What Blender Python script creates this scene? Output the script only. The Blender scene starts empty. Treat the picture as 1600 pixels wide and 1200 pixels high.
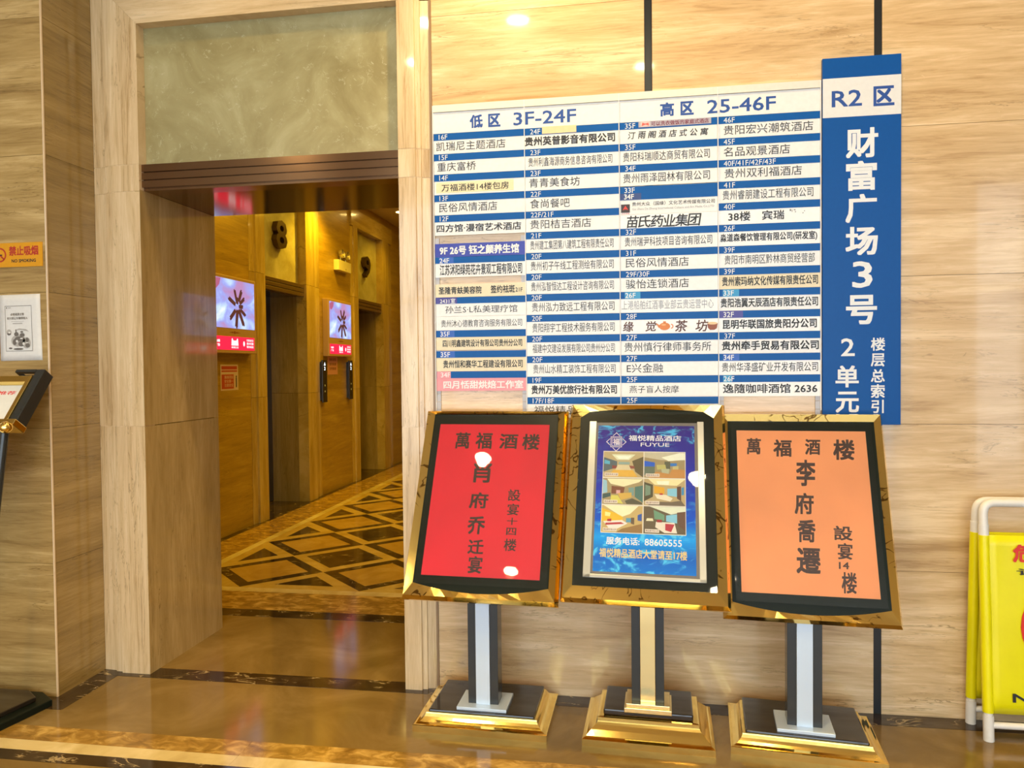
import bpy, math, random
from mathutils import Matrix, Vector
random.seed(7)
SC = bpy.context.scene
COL = SC.collection
# ---------------------------------------------------------------- camera
cam_d = bpy.data.cameras.new('camera')
cam_d.sensor_width = 36.0
cam_d.lens = 36.0 * 1155.0 / 1600.0
cam_d.clip_start = 0.05
cam = bpy.data.objects.new('camera', cam_d)
COL.objects.link(cam)
YAW, PITCH, ROLL = math.radians(-8.853), math.radians(-1.355), math.radians(-0.604)
fw = Vector((math.sin(YAW) * math.cos(PITCH), math.cos(YAW) * math.cos(PITCH), math.sin(PITCH)))
rt0 = Vector((math.cos(YAW), -math.sin(YAW), 0))
up0 = rt0.cross(fw)
rt = rt0 * math.cos(ROLL) + up0 * math.sin(ROLL)
up = up0 * math.cos(ROLL) - rt0 * math.sin(ROLL)
CAM = Vector((0, -3.3217, 1.5))
cam.matrix_world = Matrix(((rt.x, up.x, -fw.x, CAM.x), (rt.y, up.y, -fw.y, CAM.y), (rt.z, up.z, -fw.z, CAM.z), (0, 0, 0, 1)))
SC.camera = cam
# ---------------------------------------------------------------- world, light, exposure
SC.view_settings.view_transform = 'Standard'
SC.view_settings.look = 'None'
SC.view_settings.gamma = 1.0
SC.view_settings.use_curve_mapping = False
SC.view_settings.exposure = 0.56
w = bpy.data.worlds.new('daylight'); SC.world = w; w.use_nodes = True
bg = w.node_tree.nodes['Background']
bg.inputs['Color'].default_value = (0.74, 0.88, 1.0, 1)
bg.inputs['Strength'].default_value = 3.3

def spot(name, loc, target, power, color, size_deg, blend=0.6, radius=0.05):
    d = bpy.data.lights.new(name, 'SPOT'); d.energy = power; d.color = color
    d.spot_size = math.radians(size_deg); d.spot_blend = blend; d.shadow_soft_size = radius
    o = bpy.data.objects.new(name, d); COL.objects.link(o); o.location = loc
    o.rotation_euler = (Vector(target) - Vector(loc)).to_track_quat('-Z', 'Y').to_euler()
    return o
def area(name, loc, target, power, color, sx, sy):
    d = bpy.data.lights.new(name, 'AREA'); d.shape = 'RECTANGLE'; d.size = sx; d.size_y = sy
    d.energy = power; d.color = color
    o = bpy.data.objects.new(name, d); COL.objects.link(o); o.location = loc
    o.rotation_euler = (Vector(target) - Vector(loc)).to_track_quat('-Z', 'Y').to_euler()
    return o
WARM = (1.0, 0.72, 0.33)
YEL = (1.0, 0.63, 0.03)
CEIL = 4.2
LOBBY_LAMPS = [(-0.82, -2.44), (-1.824, -3.132), (-1.87, -4.96), (0.17, -3.52), (0.295, -5.36), (2.6, -5.3), (-3.9, -5.1), (-1.8, -7.2), (0.4, -7.2)]
for i, (x, y) in enumerate(LOBBY_LAMPS):
    spot('downlight_beam', (x, y, CEIL - 0.06), (x, y, 0), 95, WARM, 110, 0.8)
WASH_LAMPS = [(-0.45, -0.55), (0.75, -0.7), (-1.7, -0.75), (1.9, -0.7), (-3.2, -1.1)]
for (x, y), p in zip(WASH_LAMPS, (150, 62, 34, 40, 4)):
    spot('wall_wash_beam', (x, y, CEIL - 0.06), (x, y + 0.12, 0), p, (1.0, 0.70, 0.30), 100, 0.9)
HALL_LAMPS = [(-3.15, 4.75), (-3.15, 2.6), (-3.15, 6.9), (-1.8, 2.2), (-1.8, 4.4), (-1.8, 6.6), (-0.45, 4.1), (-0.45, 6.6)]
for (x, y), p in zip(HALL_LAMPS, (130, 30, 27, 26, 26, 26, 16, 16)):
    spot('hall_beam', (x, y, 3.64), (x - (0.12 if x < -3 else 0), y, 0), p, YEL, 115, 0.8)
area('hall_cove_light', (-1.8, 4.6, 3.85), (-1.8, 4.6, 0), 56, YEL, 2.0, 5.5)

# ---------------------------------------------------------------- materials
MATS = {}
def node(nt, t, **kw):
    n = nt.nodes.new(t)
    for k, v in kw.items():
        if k in n.inputs: n.inputs[k].default_value = v
        else: setattr(n, k, v)
    return n
def base_mat(name):
    m = bpy.data.materials.new(name); m.use_nodes = True
    return m, m.node_tree, m.node_tree.nodes['Principled BSDF']
def plain(name, col, rough=0.5, metal=0.0, coat=0.0, spec=0.5, bump=0.0, bscale=60, emit=None, es=0.0):
    if name in MATS: return MATS[name]
    m, nt, b = base_mat(name)
    b.inputs['Base Color'].default_value = (*col, 1)
    b.inputs['Roughness'].default_value = rough
    b.inputs['Metallic'].default_value = metal
    b.inputs['Specular IOR Level'].default_value = spec
    if coat:
        b.inputs['Coat Weight'].default_value = coat; b.inputs['Coat Roughness'].default_value = 0.03
    if emit:
        b.inputs['Emission Color'].default_value = (*emit, 1); b.inputs['Emission Strength'].default_value = es
    # faint tonal variation, fine relief
    tc = node(nt, 'ShaderNodeTexCoord'); nz = node(nt, 'ShaderNodeTexNoise', Scale=bscale, Detail=4.0)
    nt.links.new(tc.outputs['Object'], nz.inputs['Vector'])
    if bump:
        bp = node(nt, 'ShaderNodeBump', Strength=bump, Distance=0.002)
        nt.links.new(nz.outputs['Fac'], bp.inputs['Height']); nt.links.new(bp.outputs['Normal'], b.inputs['Normal'])
    if not emit and not metal:
        mx = node(nt, 'ShaderNodeMix', data_type='RGBA', blend_type='MULTIPLY')
        mx.inputs['Factor'].default_value = 0.12
        mx.inputs['A'].default_value = (*col, 1)
        nt.links.new(nz.outputs['Fac'], mx.inputs['B'])
        nt.links.new(mx.outputs['Result'], b.inputs['Base Color'])
    MATS[name] = m
    return m
def ramp(nt, stops, interp='LINEAR'):
    r = nt.nodes.new('ShaderNodeValToRGB'); r.color_ramp.interpolation = interp
    e = r.color_ramp.elements
    while len(e) < len(stops): e.new(0.5)
    for el, (p, c) in zip(e, stops): el.position = p; el.color = (*c, 1) if len(c) == 3 else c
    return r
def travertine(name, axis, cols, rough=0.22, coat=0.5, fine=1.0, slant=(0, 0, 0), band=8.0):
    """layered stone; axis = direction across which the layers change"""
    m, nt, b = base_mat(name)
    geo = node(nt, 'ShaderNodeNewGeometry'); oi = node(nt, 'ShaderNodeObjectInfo')
    off = node(nt, 'ShaderNodeVectorMath', operation='SCALE'); off.inputs[0].default_value = (13.0, 7.0, 29.0)
    nt.links.new(oi.outputs['Random'], off.inputs['Scale'])
    add = node(nt, 'ShaderNodeVectorMath', operation='ADD')
    nt.links.new(geo.outputs['Position'], add.inputs[0]); nt.links.new(off.outputs['Vector'], add.inputs[1])
    def mapped(sl, sa, loc=0.0):
        mp = node(nt, 'ShaderNodeMapping'); s = [sl, sl, sl]; s[axis] = sa
        mp.inputs['Scale'].default_value = s; mp.inputs['Location'].default_value = (loc, loc, loc)
        mp.inputs['Rotation'].default_value = slant
        nt.links.new(add.outputs['Vector'], mp.inputs['Vector']); return mp
    n1 = node(nt, 'ShaderNodeTexNoise', Scale=1.0, Detail=7.0, Roughness=0.62, Distortion=0.9)
    nt.links.new(mapped(0.9, band).outputs['Vector'], n1.inputs['Vector'])
    n2 = node(nt, 'ShaderNodeTexNoise', Scale=1.0, Detail=8.0, Roughness=0.7, Distortion=1.2)
    nt.links.new(mapped(3.4, 52.0 * fine, 3.1).outputs['Vector'], n2.inputs['Vector'])
    ad = node(nt, 'ShaderNodeMath', operation='MULTIPLY_ADD'); ad.inputs[1].default_value = 0.38
    nt.links.new(n2.outputs['Fac'], ad.inputs[0])
    sc = node(nt, 'ShaderNodeMath', operation='MULTIPLY'); sc.inputs[1].default_value = 0.62
    nt.links.new(n1.outputs['Fac'], sc.inputs[0]); nt.links.new(sc.outputs[0], ad.inputs[2])
    r = ramp(nt, [(0.37, cols[0]), (0.45, cols[1]), (0.53, cols[2]), (0.62, cols[3])])
    nt.links.new(ad.outputs[0], r.inputs['Fac'])
    # thin dark sediment lines and little pale filled pores
    n3 = node(nt, 'ShaderNodeTexNoise', Scale=1.0, Detail=5.0, Roughness=0.6, Distortion=1.6)
    nt.links.new(mapped(1.0, 16.0, 9.7).outputs['Vector'], n3.inputs['Vector'])
    sb = node(nt, 'ShaderNodeMath', operation='SUBTRACT'); sb.inputs[1].default_value = 0.5
    nt.links.new(n3.outputs['Fac'], sb.inputs[0])
    ab = node(nt, 'ShaderNodeMath', operation='ABSOLUTE'); nt.links.new(sb.outputs[0], ab.inputs[0])
    rl = ramp(nt, [(0.0, (1, 1, 1)), (0.011, (0, 0, 0))]); nt.links.new(ab.outputs[0], rl.inputs['Fac'])
    mk = node(nt, 'ShaderNodeTexNoise', Scale=2.0, Detail=2.0); nt.links.new(mapped(1.0, 3.0, 5.0).outputs['Vector'], mk.inputs['Vector'])
    mkr = ramp(nt, [(0.46, (0, 0, 0)), (0.62, (0.75, 0.75, 0.75))]); nt.links.new(mk.outputs['Fac'], mkr.inputs['Fac'])
    ml = node(nt, 'ShaderNodeMath', operation='MULTIPLY'); nt.links.new(rl.outputs['Color'], ml.inputs[0]); nt.links.new(mkr.outputs['Color'], ml.inputs[1])
    mx = node(nt, 'ShaderNodeMix', data_type='RGBA'); nt.links.new(ml.outputs[0], mx.inputs['Factor'])
    nt.links.new(r.outputs['Color'], mx.inputs['A']); mx.inputs['B'].default_value = (*[c * 0.6 for c in cols[0]], 1)
    v = node(nt, 'ShaderNodeTexNoise', Scale=1.0, Detail=3.0, Roughness=0.8); nt.links.new(mapped(34.0, 90.0, 1.0).outputs['Vector'], v.inputs['Vector'])
    vr = ramp(nt, [(0.66, (0, 0, 0)), (0.72, (0.6, 0.6, 0.6))]); nt.links.new(v.outputs['Fac'], vr.inputs['Fac'])
    vm = node(nt, 'ShaderNodeMath', operation='MULTIPLY'); nt.links.new(vr.outputs['Color'], vm.inputs[0]); nt.links.new(mkr.outputs['Color'], vm.inputs[1])
    mx2 = node(nt, 'ShaderNodeMix', data_type='RGBA'); nt.links.new(vm.outputs[0], mx2.inputs['Factor'])
    nt.links.new(mx.outputs['Result'], mx2.inputs['A']); mx2.inputs['B'].default_value = (*[min(1, c * 1.25) for c in cols[3]], 1)
    nt.links.new(mx2.outputs['Result'], b.inputs['Base Color'])
    b.inputs['Roughness'].default_value = rough
    b.inputs['Coat Weight'].default_value = coat; b.inputs['Coat Roughness'].default_value = 0.05
    bp = node(nt, 'ShaderNodeBump', Strength=0.12, Distance=0.001)
    nt.links.new(n2.outputs['Fac'], bp.inputs['Height']); nt.links.new(bp.outputs['Normal'], b.inputs['Normal'])
    MATS[name] = m
    return m
BEIGE = [(0.45, 0.275, 0.115), (0.62, 0.41, 0.20), (0.72, 0.50, 0.265), (0.86, 0.64, 0.38)]
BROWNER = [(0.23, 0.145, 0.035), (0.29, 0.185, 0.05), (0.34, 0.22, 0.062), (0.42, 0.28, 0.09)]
PALE = [(0.52, 0.36, 0.18), (0.64, 0.46, 0.25), (0.72, 0.54, 0.31), (0.80, 0.63, 0.40)]
GREYB = [(0.35, 0.24, 0.095), (0.42, 0.295, 0.12), (0.48, 0.34, 0.145), (0.56, 0.41, 0.19)]
M_WALL = travertine('travertine_level', 2, BEIGE)
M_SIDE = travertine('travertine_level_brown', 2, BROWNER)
M_PIER = travertine('travertine_level_pier', 2, [(0.27, 0.165, 0.055), (0.38, 0.245, 0.085), (0.46, 0.305, 0.11), (0.60, 0.42, 0.18)])
M_TRIM = travertine('travertine_upright', 0, [(0.44, 0.285, 0.12)] + PALE[1:], fine=1.2, band=15.0)
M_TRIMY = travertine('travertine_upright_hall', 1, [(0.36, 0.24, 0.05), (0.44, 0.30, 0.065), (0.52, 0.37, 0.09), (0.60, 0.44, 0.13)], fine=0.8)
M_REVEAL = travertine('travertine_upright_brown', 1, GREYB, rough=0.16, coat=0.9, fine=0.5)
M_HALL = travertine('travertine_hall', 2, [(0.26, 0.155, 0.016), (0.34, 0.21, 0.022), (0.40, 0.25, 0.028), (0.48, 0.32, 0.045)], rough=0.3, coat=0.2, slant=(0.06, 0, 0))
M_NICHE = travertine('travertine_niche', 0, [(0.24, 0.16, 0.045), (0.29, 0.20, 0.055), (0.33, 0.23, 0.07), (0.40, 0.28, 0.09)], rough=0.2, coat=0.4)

def mottled(name, c0, c1, c2, rough, scale=2.5, veins=None, vein_scale=3.0, vein_w=0.012, bump=0.0, aniso=(1, 1, 1)):
    m, nt, b = base_mat(name)
    geo = node(nt, 'ShaderNodeNewGeometry'); oi = node(nt, 'ShaderNodeObjectInfo')
    off = node(nt, 'ShaderNodeVectorMath', operation='SCALE'); off.inputs[0].default_value = (11.0, 17.0, 5.0)
    nt.links.new(oi.outputs['Random'], off.inputs['Scale'])
    add = node(nt, 'ShaderNodeVectorMath', operation='ADD')
    nt.links.new(geo.outputs['Position'], add.inputs[0]); nt.links.new(off.outputs['Vector'], add.inputs[1])
    mp = node(nt, 'ShaderNodeMapping'); mp.inputs['Scale'].default_value = aniso
    nt.links.new(add.outputs['Vector'], mp.inputs['Vector'])
    n = node(nt, 'ShaderNodeTexNoise', Scale=scale, Detail=9.0, Roughness=0.62, Distortion=0.8)
    nt.links.new(mp.outputs['Vector'], n.inputs['Vector'])
    r = ramp(nt, [(0.34, c0), (0.50, c1), (0.66, c2)]); nt.links.new(n.outputs['Fac'], r.inputs['Fac'])
    out = r.outputs['Color']
    if veins:
        rot = node(nt, 'ShaderNodeMapping'); rot.inputs['Rotation'].default_value = (0, 0, 0.7); rot.inputs['Scale'].default_value = (1.0, 2.6, 1.0)
        nt.links.new(add.outputs['Vector'], rot.inputs['Vector'])
        n2 = node(nt, 'ShaderNodeTexNoise', Scale=vein_scale, Detail=4.0, Roughness=0.55, Distortion=1.0)
        nt.links.new(rot.outputs['Vector'], n2.inputs['Vector'])
        s = node(nt, 'ShaderNodeMath', operation='SUBTRACT'); s.inputs[1].default_value = 0.5; nt.links.new(n2.outputs['Fac'], s.inputs[0])
        a = node(nt, 'ShaderNodeMath', operation='ABSOLUTE'); nt.links.new(s.outputs[0], a.inputs[0])
        vr = ramp(nt, [(0.0, (0.8, 0.8, 0.8)), (vein_w, (0, 0, 0))]); nt.links.new(a.outputs[0], vr.inputs['Fac'])
        k = node(nt, 'ShaderNodeTexNoise', Scale=vein_scale * 1.7, Detail=1.0); nt.links.new(add.outputs['Vector'], k.inputs['Vector'])
        kr = ramp(nt, [(0.5, (0, 0, 0)), (0.62, (1, 1, 1))]); nt.links.new(k.outputs['Fac'], kr.inputs['Fac'])
        mm = node(nt, 'ShaderNodeMath', operation='MULTIPLY'); nt.links.new(vr.outputs['Color'], mm.inputs[0]); nt.links.new(kr.outputs['Color'], mm.inputs[1])
        mx = node(nt, 'ShaderNodeMix', data_type='RGBA'); nt.links.new(mm.outputs[0], mx.inputs['Factor'])
        nt.links.new(out, mx.inputs['A']); mx.inputs['B'].default_value = (*veins, 1); out = mx.outputs['Result']
    nt.links.new(out, b.inputs['Base Color'])
    b.inputs['Roughness'].default_value = rough
    if bump:
        bp = node(nt, 'ShaderNodeBump', Strength=bump, Distance=0.002); nt.links.new(n.outputs['Fac'], bp.inputs['Height'])
        nt.links.new(bp.outputs['Normal'], b.inputs['Normal'])
    MATS[name] = m
    return m
M_FLOOR = mottled('floor_tan_marble', (0.155, 0.095, 0.026), (0.20, 0.126, 0.038), (0.26, 0.17, 0.06), 0.10, scale=2.2)
M_RUST = mottled('floor_gold_veined_marble', (0.19, 0.10, 0.018), (0.32, 0.18, 0.035), (0.58, 0.37, 0.10), 0.12, scale=11.0, aniso=(1, 1.6, 1))
M_CREAM = mottled('floor_cream_marble', (0.48, 0.36, 0.15), (0.60, 0.47, 0.22), (0.74, 0.61, 0.34), 0.12, scale=3.0)
M_DARK = mottled('floor_dark_marble', (0.018, 0.010, 0.005), (0.035, 0.020, 0.009), (0.07, 0.042, 0.018), 0.10, scale=6.0, veins=(0.55, 0.42, 0.22), vein_scale=5.0, vein_w=0.022)
M_LOZ = mottled('floor_honey_marble', (0.36, 0.21, 0.04), (0.43, 0.26, 0.055), (0.50, 0.32, 0.08), 0.12, scale=4.0)
M_FIELD = mottled('floor_light_honey_marble', (0.42, 0.28, 0.07), (0.50, 0.34, 0.095), (0.58, 0.42, 0.14), 0.12, scale=4.0)
M_GREEN = mottled('green_grey_clouded_panel', (0.28, 0.235, 0.10), (0.36, 0.315, 0.15), (0.45, 0.41, 0.22), 0.28, scale=3.2, veins=(0.55, 0.52, 0.34), vein_scale=16.0, vein_w=0.012)
M_PLASTER = plain('ceiling_plaster', (0.62, 0.52, 0.38), 0.7)
M_BRONZE = plain('brown_bronze_metal', (0.24, 0.14, 0.075), 0.17, 1.0, bump=0.02, bscale=8)
M_SOFFIT = plain('dark_mirror_bronze', (0.19, 0.125, 0.07), 0.10, 1.0, bump=0.015, bscale=3)
M_GOLD = plain('polished_gold_metal', (0.98, 0.71, 0.21), 0.09, 1.0, bump=0.12, bscale=14)
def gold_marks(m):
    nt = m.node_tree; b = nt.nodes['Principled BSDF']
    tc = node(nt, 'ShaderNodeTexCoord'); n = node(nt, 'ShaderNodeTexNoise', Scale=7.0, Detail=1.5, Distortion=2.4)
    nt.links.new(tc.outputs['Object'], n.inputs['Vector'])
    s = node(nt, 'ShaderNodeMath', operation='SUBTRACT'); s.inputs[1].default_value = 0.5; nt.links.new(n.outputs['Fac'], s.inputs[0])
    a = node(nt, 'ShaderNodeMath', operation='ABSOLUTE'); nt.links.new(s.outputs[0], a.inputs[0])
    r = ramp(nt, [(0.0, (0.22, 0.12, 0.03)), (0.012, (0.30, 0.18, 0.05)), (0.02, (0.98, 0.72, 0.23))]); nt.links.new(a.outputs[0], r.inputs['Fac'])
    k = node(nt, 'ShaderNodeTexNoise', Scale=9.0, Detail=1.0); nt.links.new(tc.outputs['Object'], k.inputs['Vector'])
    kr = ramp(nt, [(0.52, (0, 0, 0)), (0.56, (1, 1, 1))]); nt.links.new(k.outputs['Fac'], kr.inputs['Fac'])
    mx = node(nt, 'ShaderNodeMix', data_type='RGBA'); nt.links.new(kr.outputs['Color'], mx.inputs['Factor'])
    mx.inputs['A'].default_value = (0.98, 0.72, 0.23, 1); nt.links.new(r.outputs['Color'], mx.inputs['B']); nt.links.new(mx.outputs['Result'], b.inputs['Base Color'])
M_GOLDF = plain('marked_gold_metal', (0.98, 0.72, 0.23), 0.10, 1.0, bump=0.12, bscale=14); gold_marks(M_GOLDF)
M_GOLDP = plain('pale_gold_metal', (0.95, 0.76, 0.36), 0.10, 1.0, bump=0.08, bscale=14)
M_CHROME = plain('brushed_steel', (0.66, 0.78, 0.92), 0.35, 0.25)
M_BLACK = plain('black_glossy_board', (0.009, 0.013, 0.009), 0.30, spec=0.12)
M_BLACKP = plain('dark_grey_post_paint', (0.026, 0.029, 0.029), 0.26, coat=0.2)
M_SLAB = plain('dark_polished_slab', (0.022, 0.016, 0.011), 0.09, coat=0.3)
M_WHITEB = plain('white_board_plastic', (0.86, 0.86, 0.86), 0.28)
M_CREAMB = plain('cream_paper_strip', (0.86, 0.76, 0.55), 0.5)
M_STICK = plain('yellowed_sticker', (0.88, 0.78, 0.50), 0.5)
M_BLUE = plain('directory_blue', (0.0005, 0.10, 0.40), 0.35, spec=0.2)
M_ROYAL = plain('royal_blue_strip', (0.02, 0.03, 0.40), 0.3)
M_NAVY = plain('navy_patch', (0.02, 0.05, 0.22), 0.35)
M_BRIGHTB = plain('bright_blue_patch', (0.01, 0.10, 0.52), 0.35)
M_CYANB = plain('cyan_patch', (0.02, 0.30, 0.62), 0.35)
M_PINK = plain('pink_strip', (0.85, 0.33, 0.38), 0.4)
M_SIGNB = plain('sign_blue', (0.0004, 0.085, 0.36), 0.35, spec=0.2)
M_INK = plain('black_ink', (0.018, 0.018, 0.02), 0.5)
M_GREYI = plain('grey_ink', (0.30, 0.33, 0.38), 0.5)
M_BLUEI = plain('blue_ink', (0.01, 0.07, 0.34), 0.4)
M_WHITEI = plain('white_ink', (0.84, 0.86, 0.88), 0.4)
M_RAIL = plain('grey_slotted_rail', (0.50, 0.50, 0.55), 0.4)
M_DARKJ = plain('dark_joint_grout', (0.10, 0.06, 0.03), 0.8)  # dark backing that shows through the panel joints
M_STRIP = plain('dark_metal_strip', (0.035, 0.038, 0.04), 0.25, 0.6)
M_FRAMEB = plain('tan_monitor_casing', (0.50, 0.32, 0.14), 0.35)
M_PVC = plain('white_plastic_pipe', (0.85, 0.82, 0.76), 0.3)
M_YELLOW = plain('yellow_vinyl', (0.90, 0.82, 0.0), 0.35, bump=0.25, bscale=12)
M_RED = plain('red_ink', (0.75, 0.03, 0.02), 0.4)

def glass_mat():
    m = bpy.data.materials.new('cover_glass'); m.use_nodes = True; nt = m.node_tree
    for n in list(nt.nodes):
        if n.type != 'OUTPUT_MATERIAL': nt.nodes.remove(n)
    o = [n for n in nt.nodes if n.type == 'OUTPUT_MATERIAL'][0]
    t = node(nt, 'ShaderNodeBsdfTransparent'); g = node(nt, 'ShaderNodeBsdfGlossy', Roughness=0.015)
    f = node(nt, 'ShaderNodeFresnel', IOR=1.27); mx = node(nt, 'ShaderNodeMixShader')
    nt.links.new(f.outputs[0], mx.inputs[0]); nt.links.new(t.outputs[0], mx.inputs[1]); nt.links.new(g.outputs[0], mx.inputs[2])
    nt.links.new(mx.outputs[0], o.inputs['Surface'])
    return m
M_GLASS = glass_mat()
def flat(col, rough=0.5):
    return plain('print_%02x%02x%02x' % tuple(int(min(1, c) * 255) for c in col), col, rough)
def glow(name, col, s):
    return plain(name, (0, 0, 0), 0.4, emit=col, es=s)

# ---------------------------------------------------------------- builders
ORG = {}
def frame(o=(0, 0, 0), r=(1, 0, 0), u=(0, 0, 1)):
    """local x = r, local y = u, local z = outward normal r x u"""
    r = Vector(r).normalized(); u = Vector(u).normalized(); n = r.cross(u); o = Vector(o)
    return Matrix(((r.x, u.x, n.x, o.x), (r.y, u.y, n.y, o.y), (r.z, u.z, n.z, o.z), (0, 0, 0, 1)))
WORLD = Matrix.Identity(4)
class MB:
    def __init__(s, fr=WORLD): s.v = []; s.f = []; s.mi = []; s.m = []; s.fr = fr; s.cur = 0
    def mat(s, m):
        if m not in s.m: s.m.append(m)
        s.cur = s.m.index(m); return s
    def add(s, vs, fs):
        b = len(s.v); s.v += [s.fr @ Vector(v) for v in vs]
        for f in fs: s.f.append([b + i for i in f]); s.mi.append(s.cur)
        return s
    def box(s, x0, x1, y0, y1, z0, z1):
        return s.add([(x0, y0, z0), (x1, y0, z0), (x1, y1, z0), (x0, y1, z0), (x0, y0, z1), (x1, y0, z1), (x1, y1, z1), (x0, y1, z1)],
                     [(0, 3, 2, 1), (4, 5, 6, 7), (0, 1, 5, 4), (1, 2, 6, 5), (2, 3, 7, 6), (3, 0, 4, 7)])
    def prism(s, pts, z0, z1):
        n = len(pts)
        a = sum(pts[i][0] * pts[(i + 1) % n][1] - pts[(i + 1) % n][0] * pts[i][1] for i in range(n))
        if a < 0: pts = pts[::-1]
        return s.add([(*p, z0) for p in pts] + [(*p, z1) for p in pts],
                     [tuple(range(n))[::-1], tuple(range(n, 2 * n))] + [(i, (i + 1) % n, n + (i + 1) % n, n + i) for i in range(n)])
    def poly(s, pts, z=0.0):
        n = len(pts)
        a = sum(pts[i][0] * pts[(i + 1) % n][1] - pts[(i + 1) % n][0] * pts[i][1] for i in range(n))
        if a < 0: pts = pts[::-1]
        return s.add([(*p, z) for p in pts], [tuple(range(n))])
    def rings(s, loops, cap0=False, cap1=False, closed=True):
        n = len(loops[0]); vs = [p for l in loops for p in l]; fs = []
        for k in range(len(loops) - 1):
            for i in range(n if closed else n - 1):
                j = (i + 1) % n
                fs.append((k * n + i, k * n + j, (k + 1) * n + j, (k + 1) * n + i))
        if cap0: fs.append(tuple(range(n))[::-1])
        if cap1: fs.append(tuple(range((len(loops) - 1) * n, len(loops) * n)))
        return s.add(vs, fs)
    def tube(s, path, r, n=12, caps=True):
        path = [Vector(p) for p in path]; loops = []
        for i, p in enumerate(path):
            d = (path[min(i + 1, len(path) - 1)] - path[max(i - 1, 0)]).normalized()
            a = d.orthogonal().normalized() if i == 0 else (a - d * a.dot(d)).normalized()
            b = d.cross(a)
            loops.append([tuple(p + (a * math.cos(2 * math.pi * k / n) + b * math.sin(2 * math.pi * k / n)) * r) for k in range(n)])
        return s.rings(loops, caps, caps)
    def lathe(s, c, prof, n=24):
        """prof = [(radius, height)] about local z at c"""
        return s.rings([[(c[0] + r * math.cos(2 * math.pi * k / n), c[1] + r * math.sin(2 * math.pi * k / n), c[2] + h) for k in range(n)] for r, h in prof], True, True)
    def disc(s, x, y, r, z, n=20, ry=None):
        return s.poly([(x + r * math.cos(2 * math.pi * k / n), y + (ry or r) * math.sin(2 * math.pi * k / n)) for k in range(n)], z)
    def build(s, name, mat=None, parent=None, bevel=0.0, smooth=False):
        me = bpy.data.meshes.new(name); o = bpy.data.objects.new(name, me)
        og = ORG.get(parent.name, Vector((0, 0, 0))) if parent else Vector((0, 0, 0))
        me.from_pydata([v - og for v in s.v], [], s.f)
        for m in (s.m or [mat]): me.materials.append(m)
        if s.m: me.polygons.foreach_set('material_index', s.mi)
        if smooth: me.polygons.foreach_set('use_smooth', [True] * len(me.polygons))
        me.validate(); me.update()
        COL.objects.link(o)
        if parent: o.parent = parent
        ORG[o.name] = og
        if bevel:
            b = o.modifiers.new('edge', 'BEVEL'); b.width = bevel; b.segments = 2; b.limit_method = 'ANGLE'; b.angle_limit = 0.6
        if smooth:
            try: me.set_sharp_from_angle(angle=0.7)
            except Exception: pass
        return o
def tag(o, label=None, cat=None, group=None, kind=None):
    for k, v in (('label', label), ('category', cat), ('group', group), ('kind', kind)):
        if v: o[k] = v
    return o
def empty(name, loc, label=None, cat=None, group=None, kind=None):
    o = bpy.data.objects.new(name, None); COL.objects.link(o); o.location = loc; o.empty_display_size = 0.1
    ORG[o.name] = Vector(loc)
    return tag(o, label, cat, group, kind)
_cu = bpy.data.curves.new('lettering_source', 'FONT'); _cu.resolution_u = 2
_to = bpy.data.objects.new('lettering_source', _cu)
def text_geo(s, extrude=0.0, offset=0.0):
    _cu.body = s; _cu.offset = offset; _cu.extrude = extrude
    me = bpy.data.meshes.new_from_object(_to)
    v = [tuple(p.co) for p in me.vertices]; f = [tuple(p.vertices) for p in me.polygons]
    bpy.data.meshes.remove(me)
    return v, f
def put_text(mb, s, x0, x1, y0, y1, z, bold=0.0, shear=0.0, keep=None):
    """fit the word into a box of the frame plane; keep='l' keeps proportions from the left"""
    v, f = text_geo(s)
    xs = [p[0] for p in v]; ys = [p[1] for p in v]; e = 0.0155 * bold
    a, b, c, d = min(xs) - e, max(xs) + e, min(ys) - e, max(ys) + e
    sy = (y1 - y0) / (d - c); sx = sy if keep else (x1 - x0) / (b - a)
    if bold <= 0: offs = [(0, 0)]
    elif bold < 1.3: offs = [(-e, -e), (e, e), (e, -e), (-e, e)]
    else: offs = [(0, 0), (-e, -e), (e, e), (e, -e), (-e, e), (0, e), (0, -e), (e, 0), (-e, 0)]
    for k, (ox, oy) in enumerate(offs):      # heavier strokes from overlapping shifted copies
        mb.add([(x0 + (p[0] + ox - a) * sx + shear * (p[1] - c) * sy, y0 + (p[1] + oy - c) * sy, z + k * 0.000012) for p in v], f)
    return mb
def put_spaced(mb, s, x0, x1, y0, y1, z, bold=0.0, shear=0.0):
    n = len(s); h = y1 - y0; w = h
    for i, ch in enumerate(s):
        cx = x0 + w / 2 + (x1 - x0 - w) * i / max(1, n - 1)
        put_text(mb, ch, cx - w / 2, cx + w / 2, y0, y1, z, bold, shear)
    return mb

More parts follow.
